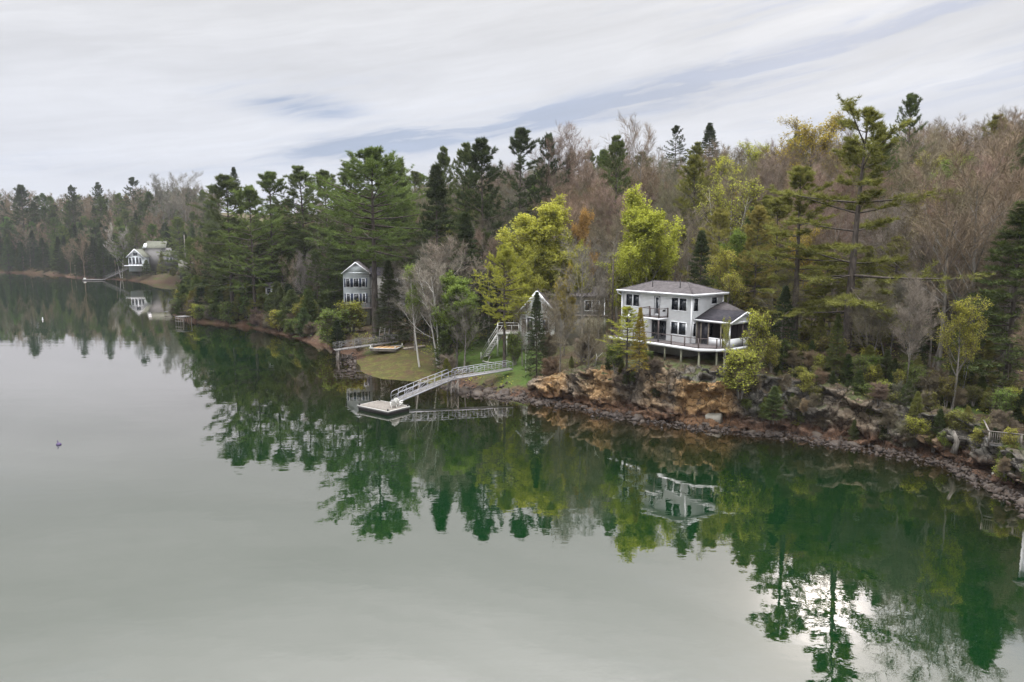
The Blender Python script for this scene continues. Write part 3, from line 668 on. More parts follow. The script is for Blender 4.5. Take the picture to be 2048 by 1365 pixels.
hero('oldpine', 1722, 216, 75, 'tallest spreading white pine right of the white house, its long limbs reaching right', 1.12, 'olive', var=0, rot=.3)
hero('oldpine', 1606, 328, 78, 'second large white pine, closest to the white house on its right', 1.2, 'olive', var=1, rot=2.)
hero('pine', 1800, 470, 84, 'olive pine standing just behind the right limbs of the tallest pine', 1.2, 'olive', var=0)
hero('bare', 1045, 612, 96, 'bare brown tree screening the stairs side of the grey house', .9, 'brown', var=4)
hero('bush', 1030, 668, 97, 'green leafing shrub below the raised deck on the lawn', .9, 'lgreen')
hero('barebush', 1095, 668, 96, 'brown leafless bush in front of the grey house windows', 1.3, 'brown')
hero('pine', 1560, 392, 92, 'olive pine filling the gap between the birch and the second large pine', 1.1, 'olive', var=3)
hero('pine', 1655, 505, 81, 'low olive pine with flat boughs between the trunks of the two large pines', 1.7, 'olive', var=1)
hero('pine', 1752, 560, 80, 'low olive pine with flat boughs right of the tallest pine trunk', 1.5, 'olive', var=4)
hero('hemlock', 1905, 470, 84, 'green hemlock standing above the right stretch of road', 1.2, 'mid')
hero('hemlock', 1975, 500, 78, 'green hemlock near the right edge behind the road', 1.25, 'mid')
hero('barebush', 622, 646, 134, 'brown leafless bush on the slope behind the pale gangway', 1.6, 'brown')
hero('cedar', 648, 648, 130, 'round green cedar on the slope left of the pale gangway', 1.6, 'mid')
hero('bush', 600, 636, 139, 'green leafing bush on the slope, farthest left of the pale gangway', 1.6, 'lgreen')
hero('bush', 702, 606, 131, 'yellow green bush below the deck of the pale blue house', 1.5, 'lolive')
hero('bush', 668, 622, 128, 'low green bush left below the pale blue house', 1.5, 'lgreen')
hero('hemlock', 778, 548, 135, 'dark evergreen screening the wing of the pale blue house', 1.2, 'dark')
hero('pine', 812, 470, 136, 'dull green pine at the right end of the blue house wing', 1., 'dark', var=2)
hero('bare', 1905, 335, 73, 'tall bare brown tree on the bank right of the little dark spruce', 1.1, 'brown', var=3)
hero('bare', 1985, 305, 70, 'tall bare reddish tree on the bank near the right edge', 1.1, 'red', var=0)
hero('hemlock', 2050, 400, 66, 'green evergreen cut off by the right edge above the small deck', 1.4, 'mid')
hero('bare', 1200, 560, 96, 'bare brown tree screening the right end of the grey house wing', .8, 'brown', var=0)
hero('pine', 1826, 186, 112, 'tall pine whose tip stands highest on the right skyline', .62, 'mid', var=4)
hero('pine', 1392, 312, 113, 'olive green pine standing behind the left half of the white house', .85, 'olive', var=1)
hero('pine', 1236, 268, 136, 'dark green pine breaking the skyline above the lime green maple', .75, 'mid', var=0)
hero('pine', 1040, 254, 138, 'tallest of the dark pines on the skyline behind the grey house', .85, 'dark', var=3)
hero('pine', 1098, 268, 140, 'dark pine with a bushy tip directly right of the tallest one on the middle skyline', .62, 'dark', var=2)
hero('pine', 965, 280, 130, 'broad dark pine with layered limbs on the skyline left of the tallest middle pine', .9, 'dark', var=1)
hero('pine', 928, 284, 142, 'narrow pine tip just left of the broad dark pine on the middle skyline', .7, 'mid', var=0)
hero('tallpine', 742, 298, 126, 'huge green white pine rising over the pale blue house', 1.15, 'green', var=2)
hero('pine', 700, 325, 153, 'pine filling the left shoulder of the huge pine over the pale blue house', 1., 'mid', var=0)
hero('pine', 778, 330, 150, 'pine filling the right shoulder of the huge pine over the pale blue house', .9, 'green', var=1)
hero('pine', 452, 352, 166, 'big pine at the wooded point with limbs out over the water', 1.2, 'mid', var=1)
hero('pine', 540, 342, 168, 'second big pine inland of the wooded point', 1.1, 'green', var=3)
hero('pine', 602, 330, 172, 'rounded pine tip on the skyline between the point and the huge pine', 1.1, 'mid', var=0)
hero('pine', 650, 342, 165, 'pine just left of the huge pine over the pale blue house', .95, 'mid', var=4)
hero('spruce', 467, 334, 185, 'small dark spruce tip poking above the pines at the point', 1.3, 'dark', z=29)
hero('pine', 498, 372, 160, 'mid green pine between the two big pines at the point', 1., 'green', var=2)
hero('tallpine', 1008, 490, 97, 'young pale green pine at the left corner of the grey house', .85, 'lolive')
hero('hemlock', 1074, 583, 90, 'slender dark fir standing in front of the grey house gable', .75, 'dark')
hero('pine', 1256, 612, 77.5, 'bushy green pine sapling covering the left end of the white house', 1.5, 'lolive', var=2, z=5.4)
hero('spruce', 1281, 614, 76.5, 'small brownish fir below the balcony of the white house', .8, 'gold', var=1, z=5.4)
hero('spruce', 1846, 662, 69, 'little dark spruce beside the gravel road', .8, 'dark', name='spruce_tree')
hero('pine', 1352, 250, 158, 'dark spruce tip on the skyline above the olive trees, left of its twin', .95, 'dark', z=31)
hero('spruce', 1420, 246, 160, 'narrower dark spruce tip on the skyline, right of its twin', 1.35, 'dark', z=31)
hero('pine', 2062, 275, 86, 'dark green pine cut off by the right edge of the picture', .9, 'mid', var=1)
hero('hemlock', 872, 330, 122, 'dense conical dark evergreen right of the huge pine', .95, 'dark')
hero('pine', 885, 292, 150, 'small bushy pine tip on the skyline above the conical evergreen', .6, 'mid', var=0)
hero('hemlock', 930, 425, 112, 'dark evergreen standing between the pale blue house and the yellow maple', 1.05, 'dark')
hero('hemlock', 800, 316, 150, 'evergreen tip right of the huge pine on the skyline', .7, 'mid')
hero('leafy', 1092, 420, 113, 'yellow green maple in new leaf behind the grey house', 1.2, 'yellow', var=0, rot=2.2)
hero('leafy', 1052, 510, 109, 'lower yellow maple bough clump on the left of the grey house roof', .8, 'yellow', var=2)
hero('leafy', 1297, 424, 97, 'lime green maple in new leaf directly behind the white house', 1.05, 'lime', var=1, rot=.6)
hero('leafy', 1168, 442, 113, 'maple with orange new leaves between the yellow and the lime maple', .5, 'orange', var=2)
hero('leafy', 1130, 556, 98, 'orange budded tree hanging over the grey house roof', .55, 'gold', var=1)
hero('leafy', 1160, 500, 108, 'tree with dull yellow leaves right of the yellow maple', .62, 'lolive', var=0)
hero('budding', 1440, 300, 132, 'yellow green tree high on the slope behind the white house', 1.2, 'lolive', var=0)
hero('budding', 1510, 285, 138, 'olive leafing tree on the slope right of the yellow green one', 1.1, 'lolive', var=1)
hero('birch', 1462, 345, 108, 'white stemmed birch with a yellow green crown behind the white house', 1.05, 'lolive', var=0)
hero('leafy', 1470, 480, 94, 'bright green young tree at the foot of the white stemmed birch', .75, 'lgreen', var=2)
hero('bush', 1516, 628, 72.5, 'yellow green sapling growing at the porch corner of the white house', .62, 'lolive', z=5.2)
hero('birch', 1452, 628, 73.4, 'thin sapling in yellow green leaf in front of the porch screens', .45, 'lolive', var=1, rot=1, z=5.3)
hero('bush', 1484, 702, 71, 'yellow green shrub below the porch of the white house', 1.3, 'lolive', z=3.8)
hero('bush', 1232, 690, 78, 'green shrub at the foot of the bushy pine sapling', 1.3, 'lgreen', z=5.0)
hero('bush', 1545, 676, 73, 'yellow green shrub at the edge of the gravel parking place', .8, 'yellow', z=6)
hero('cedar', 1550, 772, 68.5, 'round dark evergreen leaning out of the cliff to the water', 1.5, 'mid', z=1.6)
hero('birch', 836, 515, 104, 'birch with a curved white trunk on the lawn edge', .7, 'lgreen', var=2, rot=.0)
hero('pale', 876, 520, 103, 'bare tree with many pale upright limbs beside the green shrub', 1.25, 'grey', var=0)
hero('leafy', 910, 562, 101, 'fresh green young tree at the left end of the lawn', 1.15, 'lgreen', var=0)
hero('bare', 1100, 592, 97, 'thin bare tree right of the grey house gable', .8, 'brown', var=1)
hero('cedar', 885, 655, 99, 'dark green cedar at the shore below the pale limbed tree', 1.1, 'mid')
hero('bare', 1168, 478, 93, 'grey bare tree in front of the right wing of the grey house', 1., 'grey', var=1)
hero('bare', 1120, 600, 88, 'small bare tree on the cliff in front of the grey house', 1., 'brown', var=3)
hero('bare', 1180, 640, 82, 'low bare brush tree at the cliff top between the two houses', 1.1, 'brown', var=4)
hero('pale', 1052, 640, 92, 'thin bare tree in front of the deck stairs', .6, 'grey', var=1)
hero('bare', 1790, 560, 76, 'bare grey tree leaning right over the gravel road', 1.2, 'grey', var=5)
hero('bare', 1150, 282, 142, 'bare pinkish tree with airy tip on the skyline right of the dark pines', 1.0, 'pink', var=2)
hero('bare', 1275, 264, 146, 'bare pinkish tree just right of the skyline pine above the lime maple', .9, 'pink', var=0)
hero('budding', 1625, 226, 128, 'tall reddish budding tree on the skyline left of the tallest pine', 1.3, 'gold', var=2)
hero('leafy', 386, 486, 326, 'small bright yellow tree beside the far utility pole', .55, 'yellow')
hero('pine', 265, 354, 460, 'dark pine standing highest on the far skyline', .9, 'dark', var=3)
hero('pine', 196, 364, 465, 'dark pine tip on the far skyline, second highest', .7, 'dark', var=0)
hero('pine', 142, 371, 465, 'dark pine tip on the far skyline left of the second highest', .7, 'dark', var=2)
hero('pine', 40, 371, 468, 'dark pine nearest the left edge of the far skyline', .9, 'dark', var=1)
hero('pale', 236, 455, 364, 'bare tree with pale leaning limbs beside the far cottage', 1., 'pale', var=2)
hero('bare', 370, 360, 400, 'round bare grey tree crown on the far skyline, right one of two', 1.1, 'grey', var=0)
hero('bare', 325, 362, 410, 'round bare grey tree crown on the far skyline, left one of two', 1., 'grey', var=2)
hero('cedar', 292, 520, 349, 'low dark cedar growing in front of the far cottage', 1.6, 'mid', z=4)
hero('hemlock', 322, 505, 347, 'dark evergreen hiding the right wing of the far cottage', 1.1, 'olive', z=4)
hero('cedar', 345, 535, 345, 'round bush below the far shed', 2., 'olive', z=3)
hero('birch', 1935, 655, 66, 'slim white birch stems on the right bank', .75, 'lolive', var=0, z=5)

# ---------------------------------------------------------------- the woods
SKYL = np.array([(-200, 378), (0, 378), (60, 382), (200, 389), (250, 380), (350, 372), (420, 372), (470, 354), (520, 350), (600, 340), (650, 345), (730, 318), (800, 330), (900, 308), (960, 300), (1000, 300), (1050, 290), (1120, 292), (1150, 294), (1230, 284), (1300, 276), (1400, 268), (1500, 262), (1600, 250), (1700, 240), (1750, 238), (1830, 222), (1900, 206), (2048, 194), (2300, 188)], float)
# keep clear: houses, deck, lawn, road, drive (world polygons)
def circ(x, y, r): return (x, y, r)
HC = np.array([19.779, 79.573]); HVX = np.array([math.sin(2.224), -math.cos(2.224)]); HVY = np.array([math.cos(2.224), math.sin(2.224)])
def clear(x, y):
    d = np.array([x, y]) - HC; a, b = d @ HVX, d @ HVY
    if -4.5 < a < 8 and -8 < b < 12.5: return False
    if -4 < x < 16 and 92 < y < 117: return False                # grey house
    if -40 < x < -17 and 128 < y < 150: return False            # pale blue house
    if -190 < x < -162 and 349 < y < 372: return False
    if inpoly(np.array([x]), np.array([y]), LAWN)[0] or inpoly(np.array([x]), np.array([y]), WEED)[0]: return False
    if np.min(np.hypot(rp[:, 0] - x, rp[:, 1] - y)) < 3.6: return False
    return True
ANCH = [(-200, 'left of the frame edge'), (60, 'at the far left shore'), (130, 'above the far gravel spit'), (185, 'left of the far cottage'), (240, 'right beside the far cottage'), (330, 'behind the far utility pole'),
        (400, 'at the tip of the point'), (440, 'round the big point pine'), (490, 'inland of the big point pine'), (530, 'left of the grey cabin'), (575, 'right of the grey cabin'), (620, 'left of the pale blue house'), (670, 'behind the pale gangway'),
        (715, 'behind the pale blue gable'), (765, 'behind the blue house wing'), (810, 'left of the curved birch'), (850, 'behind the curved birch'), (900, 'behind the left end of the lawn'), (950, 'behind the middle of the lawn'), (1000, 'left of the grey house'),
        (1045, 'behind the grey house gable'), (1095, 'behind the yellow maple'), (1145, 'behind the grey house wing'), (1195, 'behind the brown utility pole'), (1245, 'left of the lime maple'), (1297, 'behind the lime maple'), (1350, 'above the white house roof'),
        (1400, 'behind the white house'), (1450, 'behind the porch roof'), (1500, 'right of the porch gable'), (1550, 'behind the gravel parking'), (1600, 'behind the second large pine'), (1655, 'between the two large pines'), (1710, 'behind the tallest pine'), (1765, 'behind the lamp post'),
        (1820, 'behind the dark spruce'), (1875, 'above the gravel road bend'), (1930, 'right of the dark spruce'), (1985, 'above the right road stretch'), (2045, 'at the right edge'), (2120, 'beyond the right edge')]
def anchor(px): return min(ANCH, key=lambda a: abs(a[0] - px))[1]
def finish_labels(items):
    """items: dicts with lab, px; twos and threes are told apart by place, larger sets share a group"""
    by = {}
    for q in items: by.setdefault(q['lab'], []).append(q)
    for lab, qs in by.items():
        qs.sort(key=lambda q: q['px'])
        if len(qs) == 2: qs[0]['lab2'] = 'left ' + lab; qs[1]['lab2'] = 'right ' + lab
        elif len(qs) == 3:
            for q, w_ in zip(qs, ('leftmost', 'middle', 'rightmost')): q['lab2'] = w_ + ' ' + lab
        else:
            for q in qs: q['lab2'] = lab
        for q in qs:
            if len(q['lab2'].split()) > 16: q['lab2'] = q['lab2'].replace('head high ', '').replace('knee high ', 'low ').replace('yellow green leafing', 'yellow green')
        for q in qs: q['grp'] = lab + ' set' if len(qs) > 1 else None
ADJ = {'dark': 'dark green', 'mid': 'green', 'green': 'fresh green', 'olive': 'olive green', 'red': 'reddish brown', 'brown': 'brown', 'grey': 'grey', 'pink': 'pinkish', 'lolive': 'yellow green', 'orange': 'orange tinged', 'gold': 'golden green', 'lgreen': 'light green', 'pale': 'pale'}
NOUN = {'pine': 'pine', 'hemlock': 'hemlock', 'cedar': 'cedar', 'bare': 'bare tree', 'budding': 'budding tree', 'pale': 'pale barked bare tree', 'leafy': 'leafing tree', 'bush': 'leafing shrub', 'barebush': 'leafless shrub', 'spruce': 'spruce', 'birch': 'birch'}
rw = np.random.default_rng(77)
cand = []
heroes = [(o.location.x, o.location.y) for o in COL.objects if o.type == 'EMPTY' and o.get('label')]
def scatter(n, xr, yr, mind, dr, px_r, hk=.45):
    X = rw.uniform(*xr, n); Y = rw.uniform(*yr, n); ok = np.abs(X) < Y * .86 + 8; X = X[ok]; Y = Y[ok]
    Z, D = terrain(X, Y); PX, PY = pix(X, Y, Z); ok = (D > dr[0]) & (D < dr[1]) & (PX > px_r[0]) & (PX < px_r[1]); pts = []
    kx = np.zeros(6000); ky = np.zeros(6000); m = 0; hx = np.array([h[0] for h in heroes]); hy = np.array([h[1] for h in heroes])
    for x, y, z, d, px in zip(X[ok], Y[ok], Z[ok], D[ok], PX[ok]):
        if m and ((kx[:m] - x) ** 2 + (ky[:m] - y) ** 2).min() < mind ** 2: continue
        if ((hx - x) ** 2 + (hy - y) ** 2).min() < (mind * hk) ** 2 or not clear(x, y): continue
        kx[m] = x; ky[m] = y; m += 1; pts.append((x, y, z, d, px))
    return pts
pool = scatter(14000, (-110, 130), (40, 250), 3.75, (4.5, 92), (330, 2250))
pool += scatter(16000, (-430, -60), (250, 640), 6.6, (20, 100), (-120, 440))
pool += scatter(26000, (-430, -60), (250, 560), 4.6, (.6, 20), (-120, 440))
counts = {}
def sight(px, y):
    return (682 < px < 748 and 118 < y < 142) or (520 < px < 575 and 140 < y < 163) or (1028 < px < 1215 and 84 < y < 104) or (245 < px < 340 and 335 < y < 352) or (1225 < px < 1372 and 78 < y < 108) or (1020 < px < 1170 and 80 < y < 113)
for x, y, z, d, px in pool:
    if sight(px, y): continue
    far = y > 240; r = rw.random(); deep = (d - 4) / 80
    if px > 470 and y > 240: continue
    if y > 205 and px > 560: continue
    if far: kinds = [('pine', .32), ('hemlock', .2), ('bare', .48)] if d > 20 else [('pine', .2), ('hemlock', .62), ('bare', .18)]
    elif px < 560: kinds = [('pine', .62), ('hemlock', .18), ('bare', .20)]
    elif px < 850: kinds = [('pine', .42), ('hemlock', .18), ('bare', .40)]
    elif px < 1220: kinds = [('pine', .14), ('hemlock', .22), ('bare', .56), ('budding', .08)] if deep < .5 else [('pine', .1), ('hemlock', .05), ('bare', .85)]
    elif px < 1560: kinds = [('pine', .14), ('hemlock', .16), ('bare', .42), ('budding', .28)] if deep < .5 else [('pine', .04), ('bare', .76), ('budding', .2)]
    else: kinds = [('pine', .10), ('hemlock', (.34 if px > 1820 else .22) if deep < .35 else .03), ('bare', .5 if deep < .35 else .68), ('budding', .18), ('pale', .04)]
    for k, f in kinds:
        r -= f
        if r <= 0: break
    py_min = np.interp(px, SKYL[:, 0], SKYL[:, 1]) + abs(rw.normal()) * 9
    h = {'pine': rw.uniform(15, 22), 'hemlock': rw.uniform(9, 17), 'bare': rw.uniform(12, 18), 'budding': rw.uniform(11, 16), 'pale': rw.uniform(11, 16)}[k]
    if far: h *= 1.4
    elif px < 1250 and d > 25: h *= 1.15
    if k == 'hemlock' and not far and px > 1500: h *= .75
    if d < 12 and not far: h *= .75 if px > 850 else .92
    top = z + h; cap = atY(px, py_min, y)[2]
    if top > cap: h = cap - z
    if h < 5.5: continue
    t = {'pine': ['dark', 'mid', 'mid', 'green'] if px < 1250 else ['mid', 'olive', 'olive'], 'hemlock': ['dark', 'dark', 'mid'] if px < 1250 else ['mid', 'dark', 'olive'],
         'bare': ['brown', 'grey', 'grey', 'brown', 'red'] if px < 1100 else (['red', 'brown', 'pink', 'brown'] if px < 1700 else ['red', 'red', 'brown', 'pink', 'grey']), 'budding': ['lolive', 'olive', 'lolive', 'gold', 'lgreen'], 'pale': ['grey']}[k]
    t = t[rw.integers(0, len(t))]
    if far: t = {'bare': ['grey', 'brown', 'red', 'brown'][rw.integers(0, 4)]}.get(k, t)
    tier = 'near the water' if d < 16 else 'low on the slope' if d < 32 else 'halfway up' if d < 52 else 'high up'
    size = 'tall ' if h > 15.5 else 'small ' if h < 10 else ''
    cand.append(dict(k=k, x=x, y=y, z=z, h=h, t=t, px=px, vis=h * h / y / y, lab=f'{size}{ADJ[t]} {NOUN[k]} {anchor(px)}, {tier}'))
bares = sorted([q for q in cand if q['k'] in ('bare', 'pale')], key=lambda q: -q['vis']); far_w = bares[270:]; fw = {id(q) for q in far_w}
cand = [q for q in cand if id(q) not in fw]; finish_labels(cand)
for q in cand:
    place(q['k'], q['x'], q['y'], h=q['h'], z=q['z'], wide=rw.uniform(.8, 1.1) * (1.12 if q['k'] == 'bare' and q['h'] < 12 else 1), tint=q['t'], label=q['lab2'], group=q['grp'])
# the smaller-showing leafless trees beyond the first 300 read as one mass of wood
lowp = [make_decid(400 + i, 16, .3, 10, .42, 6, 5, 5, twl=1.1, tww=.06, up=.45) for i in range(3)]
for tn_, sel in (('red', far_w[0::2]), ('brown', far_w[1::2])):
    GT = Geo(); 
    for i_, q in enumerate(sel):
        for part in lowp[i_ % 3][:2]:
            V = np.vstack(part.V); a = rw.random() * 6.28; c_, s_ = math.cos(a), math.sin(a); k_ = q['h'] / 16
            V = np.stack([V[:, 0] * c_ - V[:, 1] * s_, V[:, 0] * s_ + V[:, 1] * c_, V[:, 2]], -1) * k_ + [q['x'], q['y'], q['z'] - .1]
            GT.add(V, np.vstack(part.T) if part.T else None, np.vstack(part.Q) if part.Q else None)
    if sel:
        o = GT.build('distant_wood', M_twig, None, kind='stuff'); o.color = (*COLR[tn_], 1); o['label'] = ('reddish' if tn_ == 'red' else 'brown') + ' mass of small leafless trees far back on the hill'; o['category'] = 'woodland'
# shore shrubs
sp = scatter(60000, (-90, 60), (40, 205), 1.5, (.3, 11.), (340, 2150), .2); sh_ = []
for x, y, z, d, px in sp:
    if px > 690 and px < 1070 and rw.random() < (.8 if px > 720 else .5): continue
    if d < 2.2 and 680 < px < 1480: continue
    if d < 1.3 and px > 1480: continue
    if d > 6 and 680 < px < 1500 and rw.random() < .6: continue
    r = rw.random(); left = px < 700
    if sight(px, y) and px < 1000 and rw.random() < .5: continue
    if 1330 < px < 1475 and d < 5.5: continue
    if 1540 < px < 1600 and d > 3.5: continue
    if left: k, t, h = (('cedar', ['mid', 'dark', 'olive', 'mid'][rw.integers(0, 4)], rw.uniform(4, 8)) if r < .62 else ('barebush', 'brown', rw.uniform(2.5, 4.5)) if r < .8 else ('bush', ['lgreen', 'lolive'][rw.integers(0, 2)], rw.uniform(3, 5)))
    elif px < 1500: k, t, h = (('cedar', ['mid', 'olive'][rw.integers(0, 2)], rw.uniform(1.5, 3)) if r < .2 else ('barebush', ['brown', 'red', 'grey'][rw.integers(0, 3)], rw.uniform(1.5, 3.2)) if r < .72 else ('bush', ['lolive', 'lgreen'][rw.integers(0, 2)], rw.uniform(1.2, 2.6)))
    else: k, t, h = (('cedar', ['mid', 'olive', 'dark'][rw.integers(0, 3)], rw.uniform(2, 4)) if r < .3 else ('barebush', ['brown', 'red'][rw.integers(0, 2)], rw.uniform(1.5, 3)) if r < .55 else ('bush', ['lolive', 'lgreen', 'olive'][rw.integers(0, 3)], rw.uniform(2, 3.6)))
    d4 = np.array([x, y]) - HC; a = d4 @ HVX; b = d4 @ HVY
    if -9 < a < 3 and -9 < b < 11: h = min(h, 1.3 if a > -6 else 2.0)
    tier = 'bank edge' if d < 4 else 'bank top' if d < 7 else 'inland'
    low = 'knee high ' if h < 1.6 else 'head high ' if h < 3 else ''
    sh_.append(dict(k=k, x=x, y=y, z=z, h=h, t=t, px=px, lab=f"{low}{ADJ[t]} {NOUN[k]} {anchor(px).replace('behind', 'in front of')}, {tier}"))
for x, y, z, d, px in scatter(40000, (14, 60), (40, 90), 1.25, (1.6, 6.5), (1480, 2120), .1):
    r = rw.random(); k, t, h = (('cedar', ['mid', 'olive', 'dark'][rw.integers(0, 3)], rw.uniform(1.4, 2.8)) if r < .25 else ('barebush', ['brown', 'red'][rw.integers(0, 2)], rw.uniform(1.5, 2.6)) if r < .5 else ('bush', ['lolive', 'lgreen', 'olive', 'olive'][rw.integers(0, 4)], rw.uniform(1.4, 2.6)))
    if abs(px - 1700) < 60 and d < 3: continue
    low = 'knee high ' if h < 1.6 else 'head high '
    sh_.append(dict(k=k, x=x, y=y, z=z + .55, h=h, t=t, px=px, lab=f"{low}{ADJ[t]} {NOUN[k]} {anchor(px).replace('behind', 'in front of')}, {'cliff lip' if d < 4 else 'bank top'}"))
for k_ in range(150):                                       # bushes rooted in the rock face
    i_ = rw.integers(0, CV.shape[0]); j_ = rw.integers(17, 40); p_ = CV[i_, j_]; px = pix(*p_)[0]
    if not ((px > 1490 and not 1640 < px < 1740) or 1205 < px < 1325 and rw.random() < .6 or px < 1160 and rw.random() < .12): continue
    r = rw.random(); k, t, h = (('cedar', ['mid', 'olive', 'dark'][rw.integers(0, 3)], rw.uniform(1.2, 2.4)) if r < .3 else ('barebush', ['brown', 'red'][rw.integers(0, 2)], rw.uniform(1.2, 2.2)) if r < .6 else ('bush', ['lolive', 'olive', 'lgreen'][rw.integers(0, 3)], rw.uniform(1.0, 2.0)))
    sh_.append(dict(k=k, x=p_[0], y=p_[1], z=p_[2] - .15, h=h, t=t, px=px, lab=f"{ADJ[t]} {NOUN[k]} in the rock face {anchor(px).replace('behind', 'in front of')}"))
finish_labels(sh_)
for q in sh_: place(q['k'], q['x'], q['y'], h=q['h'], z=q['z'], wide=rw.uniform(1., 1.5) * (1.2 if q['px'] < 700 else 1), tint=q['t'], label=q['lab2'], cat='tree' if q['k'] == 'cedar' else 'shrub', group=q['grp'], name='shrub' if q['k'] != 'cedar' else None)

# undergrowth: nobody could count it
def undergrowth(name, n, box_x, box_y, dr, hgt, tint, twig, label, seedn, leafy=False):
    r = np.random.default_rng(seedn); X = r.uniform(*box_x, n); Y = r.uniform(*box_y, n); Z, D = terrain(X, Y)
    ok = (D > dr[0]) & (D < dr[1]); PX, _ = pix(X, Y, Z); ok &= (PX > -100) & (PX < 2150)
    ok &= ~inpoly(X, Y, LAWN) & ~inpoly(X, Y, WEED)
    ok &= np.array([clear(a, b) if o else False for a, b, o in zip(X, Y, ok)])
    X, Y, Z = X[ok], Y[ok], Z[ok]; m = len(X); hh = hgt * (.5 + r.random(m))
    C = np.repeat(np.stack([X, Y, Z], -1), twig, 0); H_ = np.repeat(hh, twig)
    d = nrm(r.normal(size=C.shape) * [.55, .55, .3] + [0, 0, .75]); G = Geo()
    C = C + r.normal(size=C.shape) * [.35, .35, 0]
    if leafy: leaves(G, C + d * (H_ * r.random(len(C)))[:, None], .2, r)
    else: blades(G, C, d, H_, .03, r)
    o = G.build(name, M_leaf if leafy else M_twig, None, kind='stuff'); o.color = (*COLR[tint], 1); o['label'] = label; o['category'] = 'undergrowth'; return o
undergrowth('undergrowth', 5200, (-90, 75), (45, 190), (1.5, 60), 1.3, 'brown', 16, 'tangle of brown leafless undergrowth on the wood floor and cliff top', 201)
undergrowth('ground_cover', 5200, (-60, 75), (45, 150), (2.5, 26), .7, 'lolive', 14, 'low yellow green ground cover along the top of the bank', 202, True)
# ================================================================== white house
wh = thing('white_house', 'white two storey clapboard house with brown hipped roof on the cliff edge', 'house', (HC[0], HC[1], 7.63), R(37.43))
WL, WD, WH = 10.5, 5.5, 5.25            # facade toward the water (local y), side (local x), wall height
def laps(G, x0, x1, y0, y1, z0, z1, step=.15, o=.022):
    n = int(round((z1 - z0) / step)); 
    for i in range(n):
        a = z0 + (z1 - z0) * i / n; b = z0 + (z1 - z0) * (i + 1) / n
        V = [(x0 - o, y0 - o, a), (x1 + o, y0 - o, a), (x1 + o, y1 + o, a), (x0 - o, y1 + o, a), (x0, y0, b), (x1, y0, b), (x1, y1, b), (x0, y1, b), (x0, y0, a), (x1, y0, a), (x1, y1, a), (x0, y1, a)]
        G.add(V, None, [(0, 1, 5, 4), (1, 2, 6, 5), (2, 3, 7, 6), (3, 0, 4, 7), (8, 9, 1, 0), (9, 10, 2, 1), (10, 11, 3, 2), (11, 8, 0, 3)])
Geo().box(.03, WD - .03, .03, WL - .03, -.3, WH).build('wall', M_white, wh)
G = Geo(); laps(G, 0, WD, 0, WL, -.3, WH - .02); G.build('siding', M_white, wh, kind='stuff')
for x, y in ((0, 0), (WD, 0), (0, WL), (WD, WL)): Geo().box(x - .05 - .02 * (x == 0), x + .05 + .02 * (x > 0), y - .05 - .02 * (y == 0), y + .05 + .02 * (y > 0), -.3, WH - .01).build('corner_board', M_trim, wh)
Geo().box(.3, WD - .3, .3, WL - .3, -1.6, -.31).build('foundation', M_concrete, wh)
def fb(G, face, a0, a1, z0, z1, o0, o1):
    if face == 'L': return G.box(-o1, -o0, a0, a1, z0, z1)
    return G.box(a0, a1, -o1, -o0, z0, z1)
def window(parent, face, a0, a1, z0, z1, rail=False, name='window', casing=M_trim, fr=M_frame, off=0.):
    c = .09; G = Geo()
    for q in ((a0 - c, a1 + c, z1, z1 + c), (a0 - c, a1 + c, z0 - c, z0), (a0 - c, a0, z0, z1), (a1, a1 + c, z0, z1)): fb(G, face, *q, off + .0, off + .06)
    w_ = G.build(name, casing, parent); f = .055; G = Geo()
    for q in ((a0, a1, z1 - f, z1 - .002), (a0, a1, z0 + .002, z0 + f), (a0 + .002, a0 + f, z0 + f, z1 - f), (a1 - f, a1 - .002, z0 + f, z1 - f)): fb(G, face, *q, off + .002, off + .05)
    G.build('frame', fr, w_)
    fb(Geo(), face, a0 + f, a1 - f, z0 + f, z1 - f, off + .005, off + .03).build('pane', M_glass, w_)
    if rail: fb(Geo(), face, a0 + f, a1 - f, (z0 + z1) / 2 - .025, (z0 + z1) / 2 + .025, off + .031, off + .045).build('meeting_rail', fr, w_)
    return w_
for a0, a1, z0, z1, r in ((8.84, 9.81, 3.62, 4.98, 0), (7.73, 8.65, 3.62, 4.98, 0), (1.86, 2.79, 3.58, 4.95, 0), (.71, 1.66, 3.58, 4.95, 1), (1.84, 2.78, .86, 2.22, 0), (.70, 1.66, .86, 2.22, 0), (8.84, 9.81, .86, 2.22, 0)):
    window(wh, 'L', a0, a1, z0, z1, r)
window(wh, 'R', .33, 1.04, 3.57, 4.97, 1); window(wh, 'R', 3.42, 4.36, 4.25, 4.98); 
def door(parent, face, a0, a1, z0, z1, n=1, inner=M_trim, name='door', off=0.):
    G = Geo(); c = .07
    for q in ((a0 - c, a1 + c, z1, z1 + c), (a0 - c, a0, z0, z1), (a1, a1 + c, z0, z1)): fb(G, face, *q, off, off + .055)
    d = G.build(name, M_frame, parent); w0 = (a1 - a0) / n
    for i in range(n):
        b0 = a0 + w0 * i; b1 = b0 + w0; G = Geo(); f = .1
        for q in ((b0 + .002, b1 - .002, z1 - f, z1 - .002), (b0 + .002, b1 - .002, z0 + .002, z0 + f * 1.3), (b0 + .002, b0 + f, z0 + f * 1.3, z1 - f), (b1 - f, b1 - .002, z0 + f * 1.3, z1 - f)): fb(G, face, *q, off + .002, off + .045)
        G.build('door_leaf', inner, d)
        fb(Geo(), face, b0 + f, b1 - f, z0 + f * 1.3, z1 - f, off + .005, off + .03).build('pane', M_glass, d)
    fb(Geo(), face, a0 + .06, a0 + .10, z0 + .95, z0 + 1.1, off + .046, off + .09).build('handle', M_black, d)
    return d
door(wh, 'L', 4.6, 5.3, 2.8, 4.95, 1)
